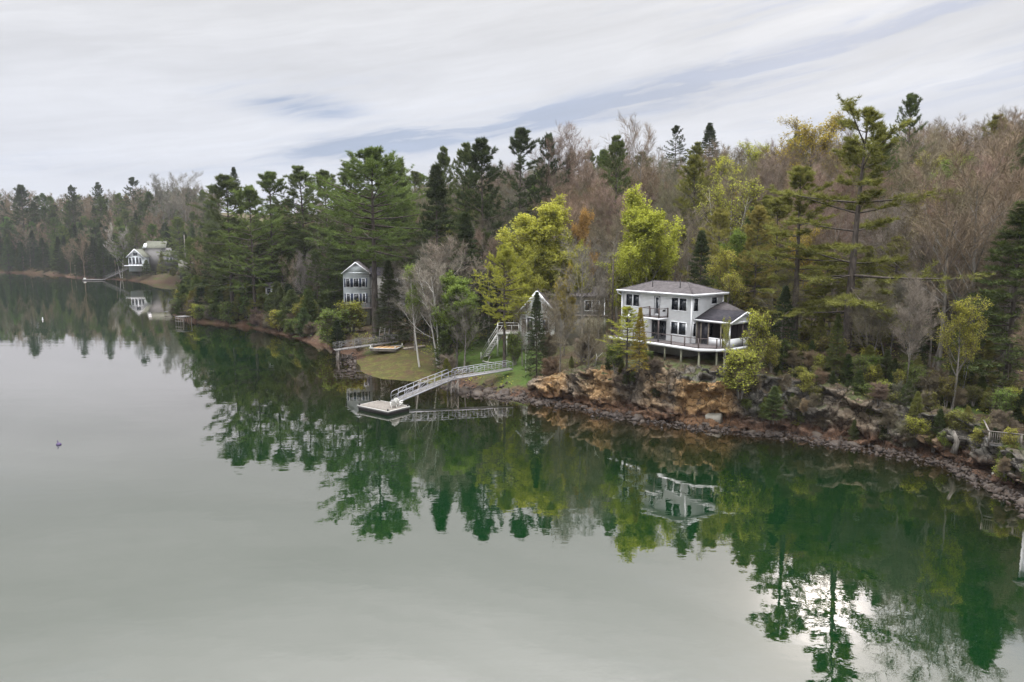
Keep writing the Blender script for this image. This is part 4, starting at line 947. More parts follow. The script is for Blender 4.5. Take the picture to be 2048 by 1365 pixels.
door(wh, 'L', 3.58, 5.6, .05, 2.15, 3, M_frame, 'patio_door')
# hipped roof
E_ = .45; ze = WH + .25; ex0, ex1, ey0, ey1 = -E_, WD + E_, -E_, WL + E_; ym = (ex1 - ex0) / 2; xr = (ex0 + ex1) / 2; zr = ze + 1.11
Rg = Geo(); Rg.add([(ex0, ey0, ze), (ex1, ey0, ze), (ex1, ey1, ze), (ex0, ey1, ze), (xr, ey0 + ym, zr), (xr, ey1 - ym, zr)], [(0, 1, 4), (2, 3, 5)], [(1, 2, 5, 4), (3, 0, 4, 5)])
Rg.add([(ex0, ey0, ze - .03), (ex1, ey0, ze - .03), (ex1, ey1, ze - .03), (ex0, ey1, ze - .03)], None, [(3, 2, 1, 0)])
for a, b in ((0, 1), (1, 2), (2, 3), (3, 0)):
    c_ = [(ex0, ey0), (ex1, ey0), (ex1, ey1), (ex0, ey1)]; Rg.add([(*c_[a], ze - .03), (*c_[b], ze - .03), (*c_[b], ze), (*c_[a], ze)], None, [(0, 1, 2, 3)])
rf = Rg.build('roof', M_roof, wh)
def caps(parent, segs, m=M_roof):
    G = Geo()
    for p, q in segs: G.bar(np.array(p) + [0, 0, .01], np.array(q) + [0, 0, .01], .16, .05)
    return G.build('ridge_cap', m, parent)
caps(rf, [((ex0, ey0, ze), (xr, ey0 + ym, zr)), ((ex1, ey0, ze), (xr, ey0 + ym, zr)), ((ex0, ey1, ze), (xr, ey1 - ym, zr)), ((xr, ey0 + ym, zr), (xr, ey1 - ym, zr))])
G = Geo(); t_ = .03
for q in ((ex0 - t_, ex0, ey0 - t_, ey1 + t_), (ex1, ex1 + t_, ey0 - t_, ey1 + t_), (ex0, ex1, ey0 - t_, ey0), (ex0, ex1, ey1, ey1 + t_)): G.box(*q, ze - .2, ze + .01)
G.build('fascia', M_trim, wh); Geo().box(ex0 + .002, ex1 - .002, ey0 + .002, ey1 - .002, WH + .0, WH + .04).build('soffit', M_trim, wh)
G = Geo()
for q in ((ex0 - t_ - .11, ex0 - t_ - .002, ey0 - .1, ey1 + .05),): G.box(*q, ze - .14, ze - .01)
gu = G.build('gutter', M_trim, wh)
Geo().tube([(ex0 - .09, WL + .3, ze - .12), (ex0 - .05, WL + .3, ze - .4), (-.07, WL - .15, ze - .75), (-.07, WL - .15, -.2)], .04, 6).build('downspout', M_trim, wh)
for x, y, h in ((1.0, 6.6, .75), (1.1, 2.6, .85)):
    zz = ze + 1.11 * min(1, (x - ex0) / ym); Geo().tube([(x, y, zz - .1), (x, y, zz + h)], .05, 8).tube([(x, y, zz - .02), (x, y, zz + .1)], .11, 8, .06).build('vent_pipe', M_black, wh)
Geo().tube([(.9, .0, 4.9), (.9, -.18, 5.0)], .05, 6).tube([(1.0, -.1, 5.02), (.8, -.3, 4.94)], .06, 6, .08).build('flood_light', M_trim, wh)
# balcony
bx, b0, b1, bz = -1.6, 3.25, 6.1, 2.45
bal = Geo().box(bx, -.0, b0, b1, bz, bz + .2).build('balcony', M_trim, wh)
G = Geo()
for k in range(10): G.box(bx + .01 + k * .158, bx + .01 + k * .158 + .15, b0 + .01, b1 - .01, bz + .202, bz + .24)
G.build('decking', M_deck, bal, kind='stuff')
for p in ((bx + .06, b0 + .06), (bx + .06, 4.62), (bx + .06, b1 - .06), (-.06, b0 + .06), (-.06, b1 - .06)): Geo().box(p[0] - .055, p[0] + .055, p[1] - .055, p[1] + .055, bz + .2, bz + 1.32).build('rail_post', M_railing, bal)
G = Geo()
for z_ in (bz + 1.25, bz + .36): G.bar((bx + .06, b0 + .06, z_), (bx + .06, b1 - .06, z_), .09, .06).bar((bx + .06, b0 + .06, z_), (-.06, b0 + .06, z_), .09, .06).bar((bx + .06, b1 - .06, z_), (-.06, b1 - .06, z_), .09, .06)
G.build('handrail', M_railing, bal)
G = Geo()
for k in range(9):
    z_ = bz + .45 + k * .085; G.bar((bx + .06, b0 + .06, z_), (bx + .06, b1 - .06, z_), .008).bar((bx + .06, b0 + .06, z_), (-.06, b0 + .06, z_), .008)
G.build('cable_infill', M_alu, bal, kind='stuff')
Geo().box(-.9, -.45, 3.30, 3.36, bz + .9, bz + 1.15).build('wall_box', M_black, bal)
Geo().box(bx + .0, bx + .12, b0 + .02, b0 + .14, 0, bz).build('balcony_post', M_railing, wh)
# small awning over the side door at the far end
Geo().slab([(-.9, 8.3, 2.42), (-.9, 9.6, 2.42), (-.02, 9.6, 2.72), (-.02, 8.3, 2.72)], .08).build('awning', M_trim, wh)
# deck round the corner
DP = [(-2.25, 10.4), (-2.25, -2.75), (-1.0, -3.95), (.55, -4.68), (5.35, -4.68), (5.35, -4.5), (.8, -4.45), (.8, 0), (-.03, 0), (-.03, 10.4)]
DKP = [(-2.25, 10.4), (-2.25, -2.75), (-1.0, -4.2), (.3, -4.72), (.78, -4.72), (.78, -.03), (-.03, -.03), (-.03, 10.4)]
def prism_c(G, poly, z0, z1):           # concave outline: strip of quads is enough for the L shape
    n = len(poly); V = [(x, y, z0) for x, y in poly] + [(x, y, z1) for x, y in poly]
    if n == 8: F_ = [(0, 1, 6, 7), (1, 5, 6, 1)]
    return V
dk = thing('deck', 'grey brown deck with dark railing running along the white house and its porch', 'deck', (HC[0], HC[1], 7.63), R(37.43))
G = Geo(); k = -2.2
while k < .72:                                                          # boards run parallel to the facade
    y_lo = -2.8 - (k + 2.25) * 1.12 if k < -1 else -4.2 - (k + 1) * .4; y_lo = max(y_lo, -4.66); y_hi = 10.4 if k < -.1 else -.08
    G.box(k, k + .135, y_lo, y_hi, -.04, 0); k += .145
G.build('decking', M_deck, dk, kind='stuff')
rim = [(-2.25, 10.42), (-2.25, -2.82), (-1.05, -4.2), (.3, -4.74), (5.45, -4.74)]
G = Geo()
for p, q in zip(rim, rim[1:]): G.bar((*p, -.17), (*q, -.17), .05, .30)
G.build('fascia', M_trim, dk)
G = Geo()
for y in np.arange(-2.4, 10.3, .6): G.box(-2.2, -.03, y - .02, y + .02, -.3, -.045)
for x in np.arange(-.9, 5.3, .6): G.box(x - .02, x + .02, -4.5 if x > -.4 else -3.9, -.1, -.3, -.05)
G.build('joists', M_wood, dk, kind='stuff')
rp_ = [(-2.12, 10.2), (-2.12, 8.4), (-2.12, 6.6), (-2.12, 4.9), (-2.12, 3.3), (-2.12, .95), (-2.12, -.9), (-2.12, -2.75), (-.85, -4.12), (-.25, -4.4)]
for p in rp_[:4] + rp_[5:]: Geo().box(p[0] - .05, p[0] + .05, p[1] - .05, p[1] + .05, -.3, 1.02).build('rail_post', M_railing, dk)
hr = [(-2.12, 10.2), (-2.12, -2.75), (-.85, -4.12), (.35, -4.62)]
G = Geo()
for p, q in zip(hr, hr[1:]): G.bar((*p, 1.03), (*q, 1.03), .11, .045).bar((*p, .07), (*q, .07), .04, .04)
G.build('handrail', M_railing, dk)
G = Geo()
for p, q in zip(hr, hr[1:]):
    for k in range(8): G.bar((*p, .17 + k * .105), (*q, .17 + k * .105), .007)
G.build('cable_infill', M_alu, dk, kind='stuff')
for x, y in ((-2.0, 9.6), (-2.0, 7.0), (-2.0, 4.4), (-2.0, 1.9), (-2.0, -.4), (-1.9, -2.7), (-.6, -4.0), (1.6, -4.5), (3.6, -4.5), (5.2, -4.5)):
    wp = HC + HVX * x + HVY * y; zg = gz(*wp) - 7.63 - .3; Geo().box(x - .08, x + .08, y - .08, y + .08, min(zg, -.8), -.31).build('support_post', M_green_post, dk)
# screened porch
po = thing('screened_porch', 'screened porch with dark gabled roof on the right end of the white house', 'porch', (HC[0], HC[1], 7.63), R(37.43))
Geo().box(.8, 5.3, -4.5, -.05, -.04, .02).build('floor', M_deck, po)
for a, b in (((.82, -3.42), (.90, -4.42)), ((.82, -1.78), (.90, -3.26))): Geo().box(a[0], b[0], b[1], a[1], .02, .85).build('knee_wall', M_white, po)
for a, b in (((.96, -4.5), (3.04, -4.42)), ((3.18, -4.5), (5.2, -4.42))): Geo().box(a[0], b[0], a[1], b[1], .02, .9).build('knee_wall', M_white, po)
for x, y, m_ in ((.86, -.12, M_post), (.86, -.72, M_post), (.86, -1.72, M_post), (.86, -3.34, M_post), (.86, -4.46, M_trim), (3.11, -4.46, M_railing), (5.27, -4.46, M_railing), (5.27, -2.3, M_railing), (5.27, -.2, M_railing)):
    Geo().box(x - .06, x + .06, y - .06, y + .06, 0, 2.45).build('porch_post', m_, po)
Geo().box(.83, .88, -1.64, -.8, .04, 2.3).box(.815, .829, -1.66, -1.56, .04, 2.3).build('screen_door', M_frame, po)
Geo().box(5.24, 5.28, -4.4, -.3, .02, 2.45).build('back_wall', M_screen, po)
Geo().box(1.0, 5.2, -.1, -.06, .02, 2.45).build('inner_wall', M_screen, po)
window(po, 'R', .33, .78, .78, 2.2); 
window(po, 'R', 2.2, 3.6, .6, 2.1, off=.11, casing=M_frame)
G = Geo()
for q in ((.78, .94, -4.78, -.03), (5.2, 5.34, -4.78, -.03)): G.box(*q, 2.45, 2.72)
G.box(.94, 5.2, -4.56, -4.4, 2.45, 2.72).build('beam', M_trim, po)
# roof: gable toward -y, ridge at x=3.1
g0, gx0, gx1, gr, gzr, gze = -4.95, .42, 5.85, 3.12, 3.74, 2.72
Geo().slab([(gx0, g0, gze), (gr, g0, gzr), (gr, -.03, gzr), (gx0, -.03, gze)][::-1], .09).build('roof_slope', M_roofd, po)
Geo().slab([(gr, g0, gzr), (gx1, g0, gze), (gx1, -.03, gze), (gr, -.03, gzr)][::-1], .09).build('roof_slope', M_roof, po)
Geo().slab([(gr, -.03, gzr + .02), (gr + .1, -4.6, gzr + .02), (5.6, -.03, 4.45)], .04).slab([(gr + .1, -4.6, gzr + .02), (8.2, -1.0, 2.9), (5.6, -.03, 4.45)], .04).build('rear_roof', M_roof, po)
V = [(gx0 + .25, -4.52, gze - .02), (gx1 - .25, -4.52, gze - .02), (gr, -4.52, gzr - .08)]; G = Geo().add(V + [(a, b + .08, c) for a, b, c in V], [(0, 1, 2), (3, 5, 4)], [(0, 3, 4, 1), (1, 4, 5, 2), (2, 5, 3, 0)]); G.build('gable_wall', M_white, po)
G = Geo().bar((gx0, g0 - .02, gze - .05), (gr, g0 - .02, gzr - .05), .05, .2).bar((gr, g0 - .02, gzr - .05), (gx1, g0 - .02, gze - .05), .05, .2).bar((gx0 - .02, g0, gze - .06), (gx0 - .02, -.03, gze - .06), .05, .17); G.build('rake_board', M_trim, po)
# stairs at the right end of the porch
G = Geo()
for k in range(6): G.box(5.4 + k * .28, 5.4 + k * .28 + .26, -4.3, -3.2, -.25 - k * .19, -.2 - k * .19)
G.build('steps', M_wood, po, kind='stuff')

# ================================================================== grey gabled house
gh = thing('grey_house', 'grey and white gabled house half hidden by trees above the lawn', 'house', (1.1, 104, 3.4), R(-5))
Geo().prism([(0, 0), (5, 0), (5, 9), (0, 9)], 0, 5.5).build('wall', M_white, gh)
G = Geo(); laps(G, 0, 5, 0, 9, 2.8, 5.45, .2, .02); G.build('siding', M_white, gh, kind='stuff')
V = [(0, 0, 5.5), (5, 0, 5.5), (2.5, 0, 8.4)]; Geo().add(V + [(a, 9, c) for a, b, c in V], [(0, 1, 2), (3, 5, 4)], [(0, 3, 4, 1), (1, 4, 5, 2), (2, 5, 3, 0)]).build('gable_wall', M_white, gh)
Geo().slab([(-.45, -.5, 5.1), (2.5, -.5, 8.52), (2.5, 9.3, 8.52), (-.45, 9.3, 5.1)][::-1], .1).build('roof_slope', M_roofg, gh)
Geo().slab([(2.5, -.5, 8.52), (5.45, -.5, 5.1), (5.45, 9.3, 5.1), (2.5, 9.3, 8.52)][::-1], .1).build('roof_slope', M_roof, gh)
G = Geo().bar((-.45, -.54, 5.04), (2.5, -.54, 8.46), .07, .26).bar((2.5, -.54, 8.46), (5.45, -.54, 5.04), .07, .26); G.build('rake_board', M_trim, gh)
for a0, a1, z0, z1 in ((.35, .9, 3.0, 4.5), (1.1, 1.9, 2.7, 4.6), (2.2, 3.0, 2.7, 4.6), (3.3, 4.1, 2.7, 4.6), (1.9, 3.1, 5.7, 6.9), (1.2, 2.2, .4, 1.9), (3.0, 4.2, .4, 1.9)): window(gh, 'R', a0, a1, z0, z1, off=.03)
Geo().box(5.0, 12.2, 1.5, 8.5, 0, 7.6).build('wing_wall', M_greyhouse, gh)
G = Geo(); laps(G, 5.02, 12.2, 1.5, 8.5, 4.9, 7.55, .2, .02); G.build('wing_siding', M_greyhouse, gh, kind='stuff')
Geo().slab([(4.9, 1.1, 7.7), (12.6, 1.1, 7.7), (12.6, 8.8, 8.5), (4.9, 8.8, 8.5)], .12).build('wing_roof', M_roof, gh)
Geo().box(4.95, 12.7, 1.2, 1.45, 4.75, 4.95).build('trim_band', M_wood, gh)
G = Geo()
for k in range(11): G.box(9.4 + k * .28, 9.4 + k * .28 + .24, 1.3, 1.36, 2.2, 4.7)
G.build('lower_boards', M_green_post, gh, kind='stuff')
for a0 in (6.6, 9.4, 10.45): 
    w_ = window(gh, 'R', a0, a0 + .9, 5.6, 7.0, 1, off=-1.47, casing=M_trim)
for x, y in ((12.2, 1.5),): Geo().box(x - .06, x + .04, y - .04, y + .06, 0, 7.58).build('corner_board', M_trim, gh)
# its deck and stairs
gd = thing('raised_deck', 'white raised deck with stairs down to the lawn beside the grey house', 'deck', (-2.15, 102.4, 3.7), 0)
Geo().box(0, 3.2, 0, 3.6, 2.2, 2.34).build('floor', M_wood, gd); Geo().box(-.03, 3.2, -.05, -.002, 2.02, 2.36).box(-.05, -.002, -.05, 3.6, 2.02, 2.36).build('rim', M_plastic, gd)
for x, y in ((.08, .08), (1.4, .08), (2.3, .08), (3.1, .08), (.08, 3.5)): Geo().box(x - .09, x + .09, y - .09, y + .09, -1.0, 2.2).build('support_post', M_plastic, gd)
for x, y in ((.08, .08), (1.1, .08), (2.1, .08), (3.1, .08), (.08, 1.8), (.08, 3.5), (3.1, 3.5)): Geo().box(x - .05, x + .05, y - .05, y + .05, 2.34, 3.4).build('rail_post', M_plastic, gd)
Geo().bar((.08, .08, 3.36), (3.1, .08, 3.36), .12, .06).bar((.08, .08, 3.36), (.08, 3.5, 3.36), .12, .06).bar((.08, 3.5, 3.36), (3.1, 3.5, 3.36), .12, .06).bar((.08, .08, 2.5), (3.1, .08, 2.5), .05).bar((.08, .08, 2.5), (.08, 3.5, 2.5), .05).build('handrail', M_plastic, gd)
st = thing('stairs', 'white wooden stairs from the raised deck down to the lawn', 'stairs', (-2.15, 102.4, 3.7), R(-40))
zb = gz(-3.6, 100.8) - 3.7; n = 11
for k in range(n):
    f_ = k / (n - 1); Geo().box(-.1 - f_ * 2.9, .2 - f_ * 2.9, -.05, 1.05, 2.15 * (1 - f_) + (zb + .12) * f_, 2.2 * (1 - f_) + (zb + .17) * f_).build('step', M_plastic, st)
for y in (-.1, 1.06):
    Geo().bar((.1, y, 2.05), (-3.0, y, zb + .05), .06, .28).build('stringer', M_plastic, st); Geo().bar((.1, y, 3.2), (-3.0, y, zb + 1.1), .08, .06).bar((.1, y, 2.75), (-3.0, y, zb + .65), .04, .04).build('handrail', M_plastic, st)
    Geo().box(-3.05, -2.94, y - .05, y + .05, zb - .2, zb + 1.15).box(-1.5, -1.4, y - .04, y + .04, 1.1 + zb * .5, 2.3 + zb * .5).build('newel_post', M_plastic, st)

# ================================================================== pale blue house
bh = thing('blue_house', 'pale blue gabled house with dark shutters under the huge pine', 'house', (-32.3, 139, 6.4), R(8))
Geo().prism([(0, 0), (4.8, 0), (4.8, 9), (0, 9)], -3.5, 6.7).build('wall', M_bluehouse, bh)
G = Geo(); laps(G, 0, 4.8, 0, 9, -.2, 6.6, .2, .02); G.build('siding', M_bluehouse, bh, kind='stuff')
V = [(0, 0, 6.7), (4.8, 0, 6.7), (2.4, 0, 8.6)]; Geo().add(V + [(a, 9, c) for a, b, c in V], [(0, 1, 2), (3, 5, 4)], [(0, 3, 4, 1), (1, 4, 5, 2), (2, 5, 3, 0)]).build('gable_wall', M_bluehouse, bh)
Geo().slab([(-.3, -.3, 6.5), (2.4, -.3, 8.68), (2.4, 9.2, 8.68), (-.3, 9.2, 6.5)][::-1], .1).build('roof_slope', M_roof, bh)
Geo().slab([(2.4, -.3, 8.68), (5.1, -.3, 6.5), (5.1, 9.2, 6.5), (2.4, 9.2, 8.68)][::-1], .1).build('roof_slope', M_roof, bh)
Geo().bar((-.3, -.33, 6.42), (2.4, -.33, 8.6), .06, .2).bar((2.4, -.33, 8.6), (5.1, -.33, 6.42), .06, .2).build('rake_board', M_trim, bh)
for z0, z1 in ((.9, 2.6), (3.9, 5.5)):
    for a0, a1 in ((.55, 1.2), (1.95, 2.85), (3.55, 4.1)):
        window(bh, 'R', a0, a1, z0, z1, off=.03)
        for b_ in (a0 - .38, a1 + .12): fb(Geo(), 'R', b_, b_ + .26, z0 - .02, z1 + .02, .025, .06).build('shutter', M_navy, bh)
Geo().box(4.8, 12.0, 2.5, 8, -3, 6.0).build('wing_wall', M_greyhouse, bh); Geo().slab([(4.6, 2.1, 6.05), (12.3, 2.1, 6.05), (12.3, 8.4, 7.4), (4.6, 8.4, 7.4)], .12).build('wing_roof', M_roofd, bh)
for a0 in (8.6, 10.3): window(bh, 'R', a0, a0 + 1.2, 3.6, 5.1, off=-2.47)
Geo().box(0, 5.3, -1.9, -.05, -.25, 0).build('deck_floor', M_deck, bh)
for x in np.linspace(0.05, 5.25, 6): Geo().box(x - .04, x + .04, -1.9, -1.82, -2.6, .95).build('rail_post', M_railing, bh)
Geo().bar((0, -1.86, .95), (5.3, -1.86, .95), .08).bar((0, -1.86, .5), (5.3, -1.86, .5), .04).build('handrail', M_railing, bh)
G = Geo()
for k in range(26): G.box(6.3 + k * .22, 6.3 + k * .22 + .16, 1.0, 1.04, -1.6, .6)
G.build('skirt_boards', M_woodg, bh, kind='stuff'); Geo().box(6.2, 12.1, 1.05, 2.5, -1.6, .5).build('lower_deck', M_woodg, bh)
Geo().box(5.4, 6.3, .6, .68, -1.9, 1.9).build('side_door', M_trim, bh)
# small grey cabin among the trees
cp = atY(531, 595, 160)
cb = thing('grey_cabin', 'small weathered grey cabin half hidden behind shore trees', 'cabin', (cp[0], 160, cp[2]), R(6))
Geo().box(0, 3.9, 0, 3.5, -3, 2.3).build('wall', M_greyhouse, cb); Geo().slab([(-.3, -.4, 2.3), (4.2, -.4, 2.3), (4.2, 1.75, 3.2), (-.3, 1.75, 3.2)], .1).slab([(-.3, 1.75, 3.2), (4.2, 1.75, 3.2), (4.2, 3.8, 2.3), (-.3, 3.8, 2.3)], .1).build('roof', M_roof, cb)
for a0 in (.4, 1.5, 2.7): window(cb, 'R', a0, a0 + .8, .8, 1.9, off=.0)
Geo().bar((0, -.6, .6), (3.9, -.6, .6), .07).bar((.05, -.6, -.9), (.05, -.6, .6), .07).bar((3.85, -.6, -.9), (3.85, -.6, .6), .07).box(0, 3.9, -.7, 0, -.5, -.35).build('porch_rail', M_woodg, cb)

# ================================================================== far cottage
fp = atY(254, 531, 352)
fc = thing('far_cottage', 'distant cottage with a steep white gable and mossy roof above the far cove', 'cottage', (fp[0], 352, fp[2]), R(4))
Geo().box(.8, 7.2, 0, 8, -3, 4.2).build('wall', M_bluehouse, fc)
V = [(.4, -.02, 4.2), (7.6, -.02, 4.2), (4.2, -.02, 7.6)]; Geo().add(V + [(a, 8, c) for a, b, c in V], [(0, 1, 2), (3, 5, 4)], [(0, 3, 4, 1), (1, 4, 5, 2), (2, 5, 3, 0)]).build('gable_wall', M_trim, fc)
Geo().slab([(.2, -.7, 3.9), (4.2, -.7, 7.8), (4.2, 8.2, 7.8), (.2, 8.2, 3.9)][::-1], .15).build('roof_slope', M_roofg, fc)
Geo().slab([(4.2, -.7, 7.8), (8.2, -.7, 3.9), (8.2, 8.2, 3.9), (4.2, 8.2, 7.8)][::-1], .15).build('roof_slope', M_roofg, fc)
Geo().bar((.1, -.75, 3.7), (4.2, -.75, 7.7), .1, .35).bar((4.2, -.75, 7.7), (8.3, -.75, 3.7), .1, .35).build('rake_board', M_trim, fc)
for a0, a1, z0, z1 in ((1.1, 2.3, .5, 3.6), (2.7, 3.9, .5, 3.8), (4.4, 5.6, .5, 3.8), (5.9, 7.0, .5, 3.6), (3.2, 5.2, 4.5, 6.0)): window(fc, 'R', a0, a1, z0, z1, off=.03)
Geo().box(-.3, 8.4, -2.8, -.05, -.3, 0).build('deck_floor', M_trim, fc); Geo().bar((-.2, -2.7, 1.1), (8.3, -2.7, 1.1), .1).build('handrail', M_railing, fc)
for x in np.linspace(-.2, 8.3, 7): Geo().box(x - .06, x + .06, -2.76, -2.64, -2.5 if x < .5 or x > 8 else 0, 1.1).build('rail_post', M_railing, fc)
Geo().box(5, 14.5, 9, 18, -3, 8.2).build('rear_wall', M_woodg, fc)
Geo().slab([(3.6, 8.4, 8.2), (15.4, 8.4, 8.2), (14.4, 13.5, 11.6), (4.6, 13.5, 11.6)], .2).build('rear_roof', M_roofg, fc)
V = [(4.3, 8.3, 8.1), (6.1, 8.3, 8.1), (5.2, 8.3, 10.4)]; Geo().add(V + [(a, 12, c) for a, b, c in V], [(0, 1, 2), (3, 5, 4)], [(0, 3, 4, 1), (1, 4, 5, 2), (2, 5, 3, 0)]).build('dormer', M_trim, fc)
Geo().box(13.4, 20.5, 4, 10, -1, 4.6).build('wing_wall', M_woodg, fc); Geo().slab([(13, 3.5, 4.6), (21, 3.5, 4.6), (21, 10.3, 6.8), (13, 10.3, 6.8)], .2).build('wing_roof', M_roofg, fc)
for a0 in (14.0, 17.0, 18.7): window(fc, 'R', a0, a0 + 1.3, 1.4, 3.6, off=-3.97)
fs = thing('far_shed', 'low pale grey shed beside the far utility pole', 'shed', (atY(357, 532, 335)[0], 335, atY(357, 532, 335)[2]), 0)
Geo().box(0, 6, 0, 4, -2, 2.0).build('wall', M_concrete, fs); Geo().slab([(-.3, -.3, 2.0), (6.3, -.3, 2.0), (6.3, 4.3, 2.7), (-.3, 4.3, 2.7)], .12).build('roof', M_roofg, fs)

# ================================================================== gangways, floats and docks
def gangway(name, label, P, Q, wid, rail_h, bays, cat='gangway', mat_=M_alu, mid=True, end_round=True):
    P = np.array(P, float); Q = np.array(Q, float); d = Q - P; Lh = math.hypot(d[0], d[1]); e = thing(name, label, cat, P, math.atan2(d[1], d[0]))
    sl = d[2] / Lh; pt = lambda s, y, h: (s, y, s * sl + h)
    G = Geo(); n = int(Lh / .16)
    for k in range(n): s0 = Lh * k / n; G.bar(pt(s0 + .07, -wid / 2 + .05, 0), pt(s0 + .07, wid / 2 - .05, 0), .145, .03)
    G.build('planking', M_woodg, e, kind='stuff')
    for y in (-wid / 2, wid / 2):
        Geo().bar(pt(0, y, -.06), pt(Lh, y, -.06), .05, .16).build('side_beam', mat_, e)
        pts = [pt(.08, y, 0), pt(.04, y, rail_h * .6), pt(.12, y, rail_h * .9), pt(.35, y, rail_h), pt(Lh * .5, y, rail_h + .05), pt(Lh - .35, y, rail_h), pt(Lh - .12, y, rail_h * .9), pt(Lh - .04, y, rail_h * .6), pt(Lh - .08, y, 0)] if end_round else [pt(.03, y, rail_h), pt(Lh - .03, y, rail_h)]
        Geo().tube(pts, .034, 6).build('handrail', mat_, e)
        if mid: Geo().tube([pt(.1, y, rail_h * .52), pt(Lh - .1, y, rail_h * .52)], .02, 5).build('mid_rail', mat_, e)
        for k in range(1, bays) if end_round else range(0, bays + 1): Geo().bar(pt(Lh * k / bays, y, -.1), pt(Lh * k / bays, y, rail_h), .045).build('rail_post', mat_, e)
        for k in range(0, bays, 2):
            if k + 2 <= bays: Geo().bar(pt(Lh * k / bays, y, 0), pt(Lh * (k + 2) / bays, y, rail_h) if k < bays / 2 else pt(Lh * (k + 2) / bays, y, 0), .03).build('brace', mat_, e) if k < bays / 2 else Geo().bar(pt(Lh * k / bays, y, rail_h), pt(Lh * (k + 2) / bays, y, 0), .03).build('brace', mat_, e)
    return e
PA, PB = (-13.6, 81.8, .62), (-7.5, 89.0, 2.05); zC = max(2.55, gz(-.2, 92.8) + .15); PC = (-.1, 92.8, zC)
gangway('gangway', 'aluminium gangway sloping from the wooden float up to the trestle', PA, PB, 1.1, 1.05, 8)
gangway('gangway', 'upper walkway from the trestle to the lawn edge', tuple(np.array(PB) + (np.array(PC) - PB) * .02), PC, 1.1, 1.0, 8)
tr = thing('trestle', 'cross braced timber trestle carrying the joint of the two gangways', 'trestle', (-7.5, 89.0, 0), math.atan2(3.8, 7.4))
for x, y in ((-.35, -.6), (-.35, .6), (.55, -.6), (.55, .6)): Geo().bar((x, y, -1.6), (x, y, 1.93), .12).build('leg', M_wood, tr)
for q in (((-.35, -.66, .1), (.55, -.66, 1.8)), ((.55, -.66, .1), (-.35, -.66, 1.8)), ((-.35, .66, .1), (.55, .66, 1.8)), ((-.42, -.6, .1), (-.42, .6, 1.8)), ((-.42, .6, .1), (-.42, -.6, 1.8))): Geo().bar(*q, .09).build('cross_brace', M_wood, tr)
for y in (-.6, .6): Geo().bar((-.5, y, 1.86), (.7, y, 1.86), .14).build('cap_beam', M_wood, tr)
fl = thing('float', 'square wooden float with dark sides moored at the foot of the gangway', 'float', (-14.5, 80.1, 0), R(142))
G = Geo(); 
for k in range(33): G.box(-2.5 + k * .152, -2.5 + k * .152 + .142, -1.62, 1.62, .47, .51)
G.build('planking', M_wood, fl, kind='stuff'); Geo().box(-2.46, 2.46, -1.58, 1.58, -.15, .30).build('hull', M_dark, fl)
for q in ((-2.54, 2.54, -1.67, -1.62), (-2.54, 2.54, 1.62, 1.67), (-2.54, -2.49, -1.62, 1.62), (2.49, 2.54, -1.62, 1.62)): Geo().box(*q, .28, .49).build('rim_board', M_woodg, fl); Geo().box(*q, .40, .515).build('rub_rail', M_plastic, fl)
for x, y in ((-2.35, -1.5), (-2.35, 1.5), (2.35, -1.5), (2.35, 1.5)): Geo().tube([(x, y, .5), (x, y, .72)], .09, 8).build('corner_bollard', M_black, fl)
def adirondack(x, y, rz, label):
    c = thing('adirondack_chair', label, 'chair', (x, y, .515), rz)
    G = Geo()
    for k in range(5): G.box(-.26, .26, -.28 + k * .11, -.18 + k * .11, .34 - k * .02, .365 - k * .02)
    G.build('seat', M_plastic, c); G = Geo()
    for k in range(5): G.bar((-.22 + k * .11, .2, .24), (-.26 + k * .13, .52, 1.0 - abs(k - 2) * .05), .09, .025)
    G.build('backrest', M_plastic, c)
    for s_ in (-1, 1):
        Geo().bar((s_ * .31, -.36, .56), (s_ * .31, .34, .56), .12, .03).build('armrest', M_plastic, c); Geo().bar((s_ * .29, -.28, 0), (s_ * .29, -.28, .56), .07, .04).build('leg', M_plastic, c); Geo().bar((s_ * .29, -.28, .34), (s_ * .29, .5, .02), .05, .09).build('leg', M_plastic, c)
adirondack(-13.25, 79.3, R(200), 'white slatted chair on the float, the one nearer the front corner')
adirondack(-12.75, 80.2, R(150), 'white slatted chair on the float, the one beside the gangway foot')
gangway('gangway', 'pale railed gangway reaching over the beach below the pale blue house', (-28.5, 115, 1.7), (-19.2, 119.6, 2.5), 1.3, 1.1, 10, mat_=M_woodg, end_round=False)
pr_ = thing('pile_pier', 'leaning timber pile bent under the outer end of the pale gangway', 'pier', (-28.0, 115.2, 0), R(26))
for q in (((-.2, -.5, -1.6), (.0, -.5, 1.6)), ((-.2, .5, -1.6), (.0, .5, 1.6)), ((.6, .4, -1.5), (.3, .4, 1.6))): Geo().tube([q[0], q[1]], .12, 7).build('pile', M_wood, pr_)
Geo().bar((-.1, -.55, 0.), (.1, .55, 1.3), .08).bar((-.1, .55, .1), (.1, -.55, 1.3), .08).build('cross_brace', M_wood, pr_)
sg = thing('stored_gangway', 'weathered ladder like gangway section stood up against the pale gangway', 'gangway', (-22.0, 118.0, 2.3), R(20))
for q in (((0, 0, 0), (.5, .3, 2.7)), ((1.5, 0, 0), (2.0, .3, 2.4)), ((.75, .0, 0), (1.25, .3, 2.5))): Geo().bar(*q, .09).build('side_rail', M_woodg, sg)
for k in range(9): f_ = .08 + k * .105; Geo().bar((f_ * .5, f_ * .3 - .04, f_ * 2.7), (1.5 + f_ * .5, f_ * .3 - .04, f_ * 2.4), .07, .03).build('rung', M_woodg, sg)
sp2 = thing('stored_gangway', 'pile of grey dock slats leaning beside the upright gangway section', 'dock section', (-20.6, 118.8, 2.45), R(20))
for k in range(9): Geo().bar((k * .2, 0, 0), (k * .2 - .35, .5, 1.55 - k * .06), .14, .03).build('slat', M_woodg, sp2)
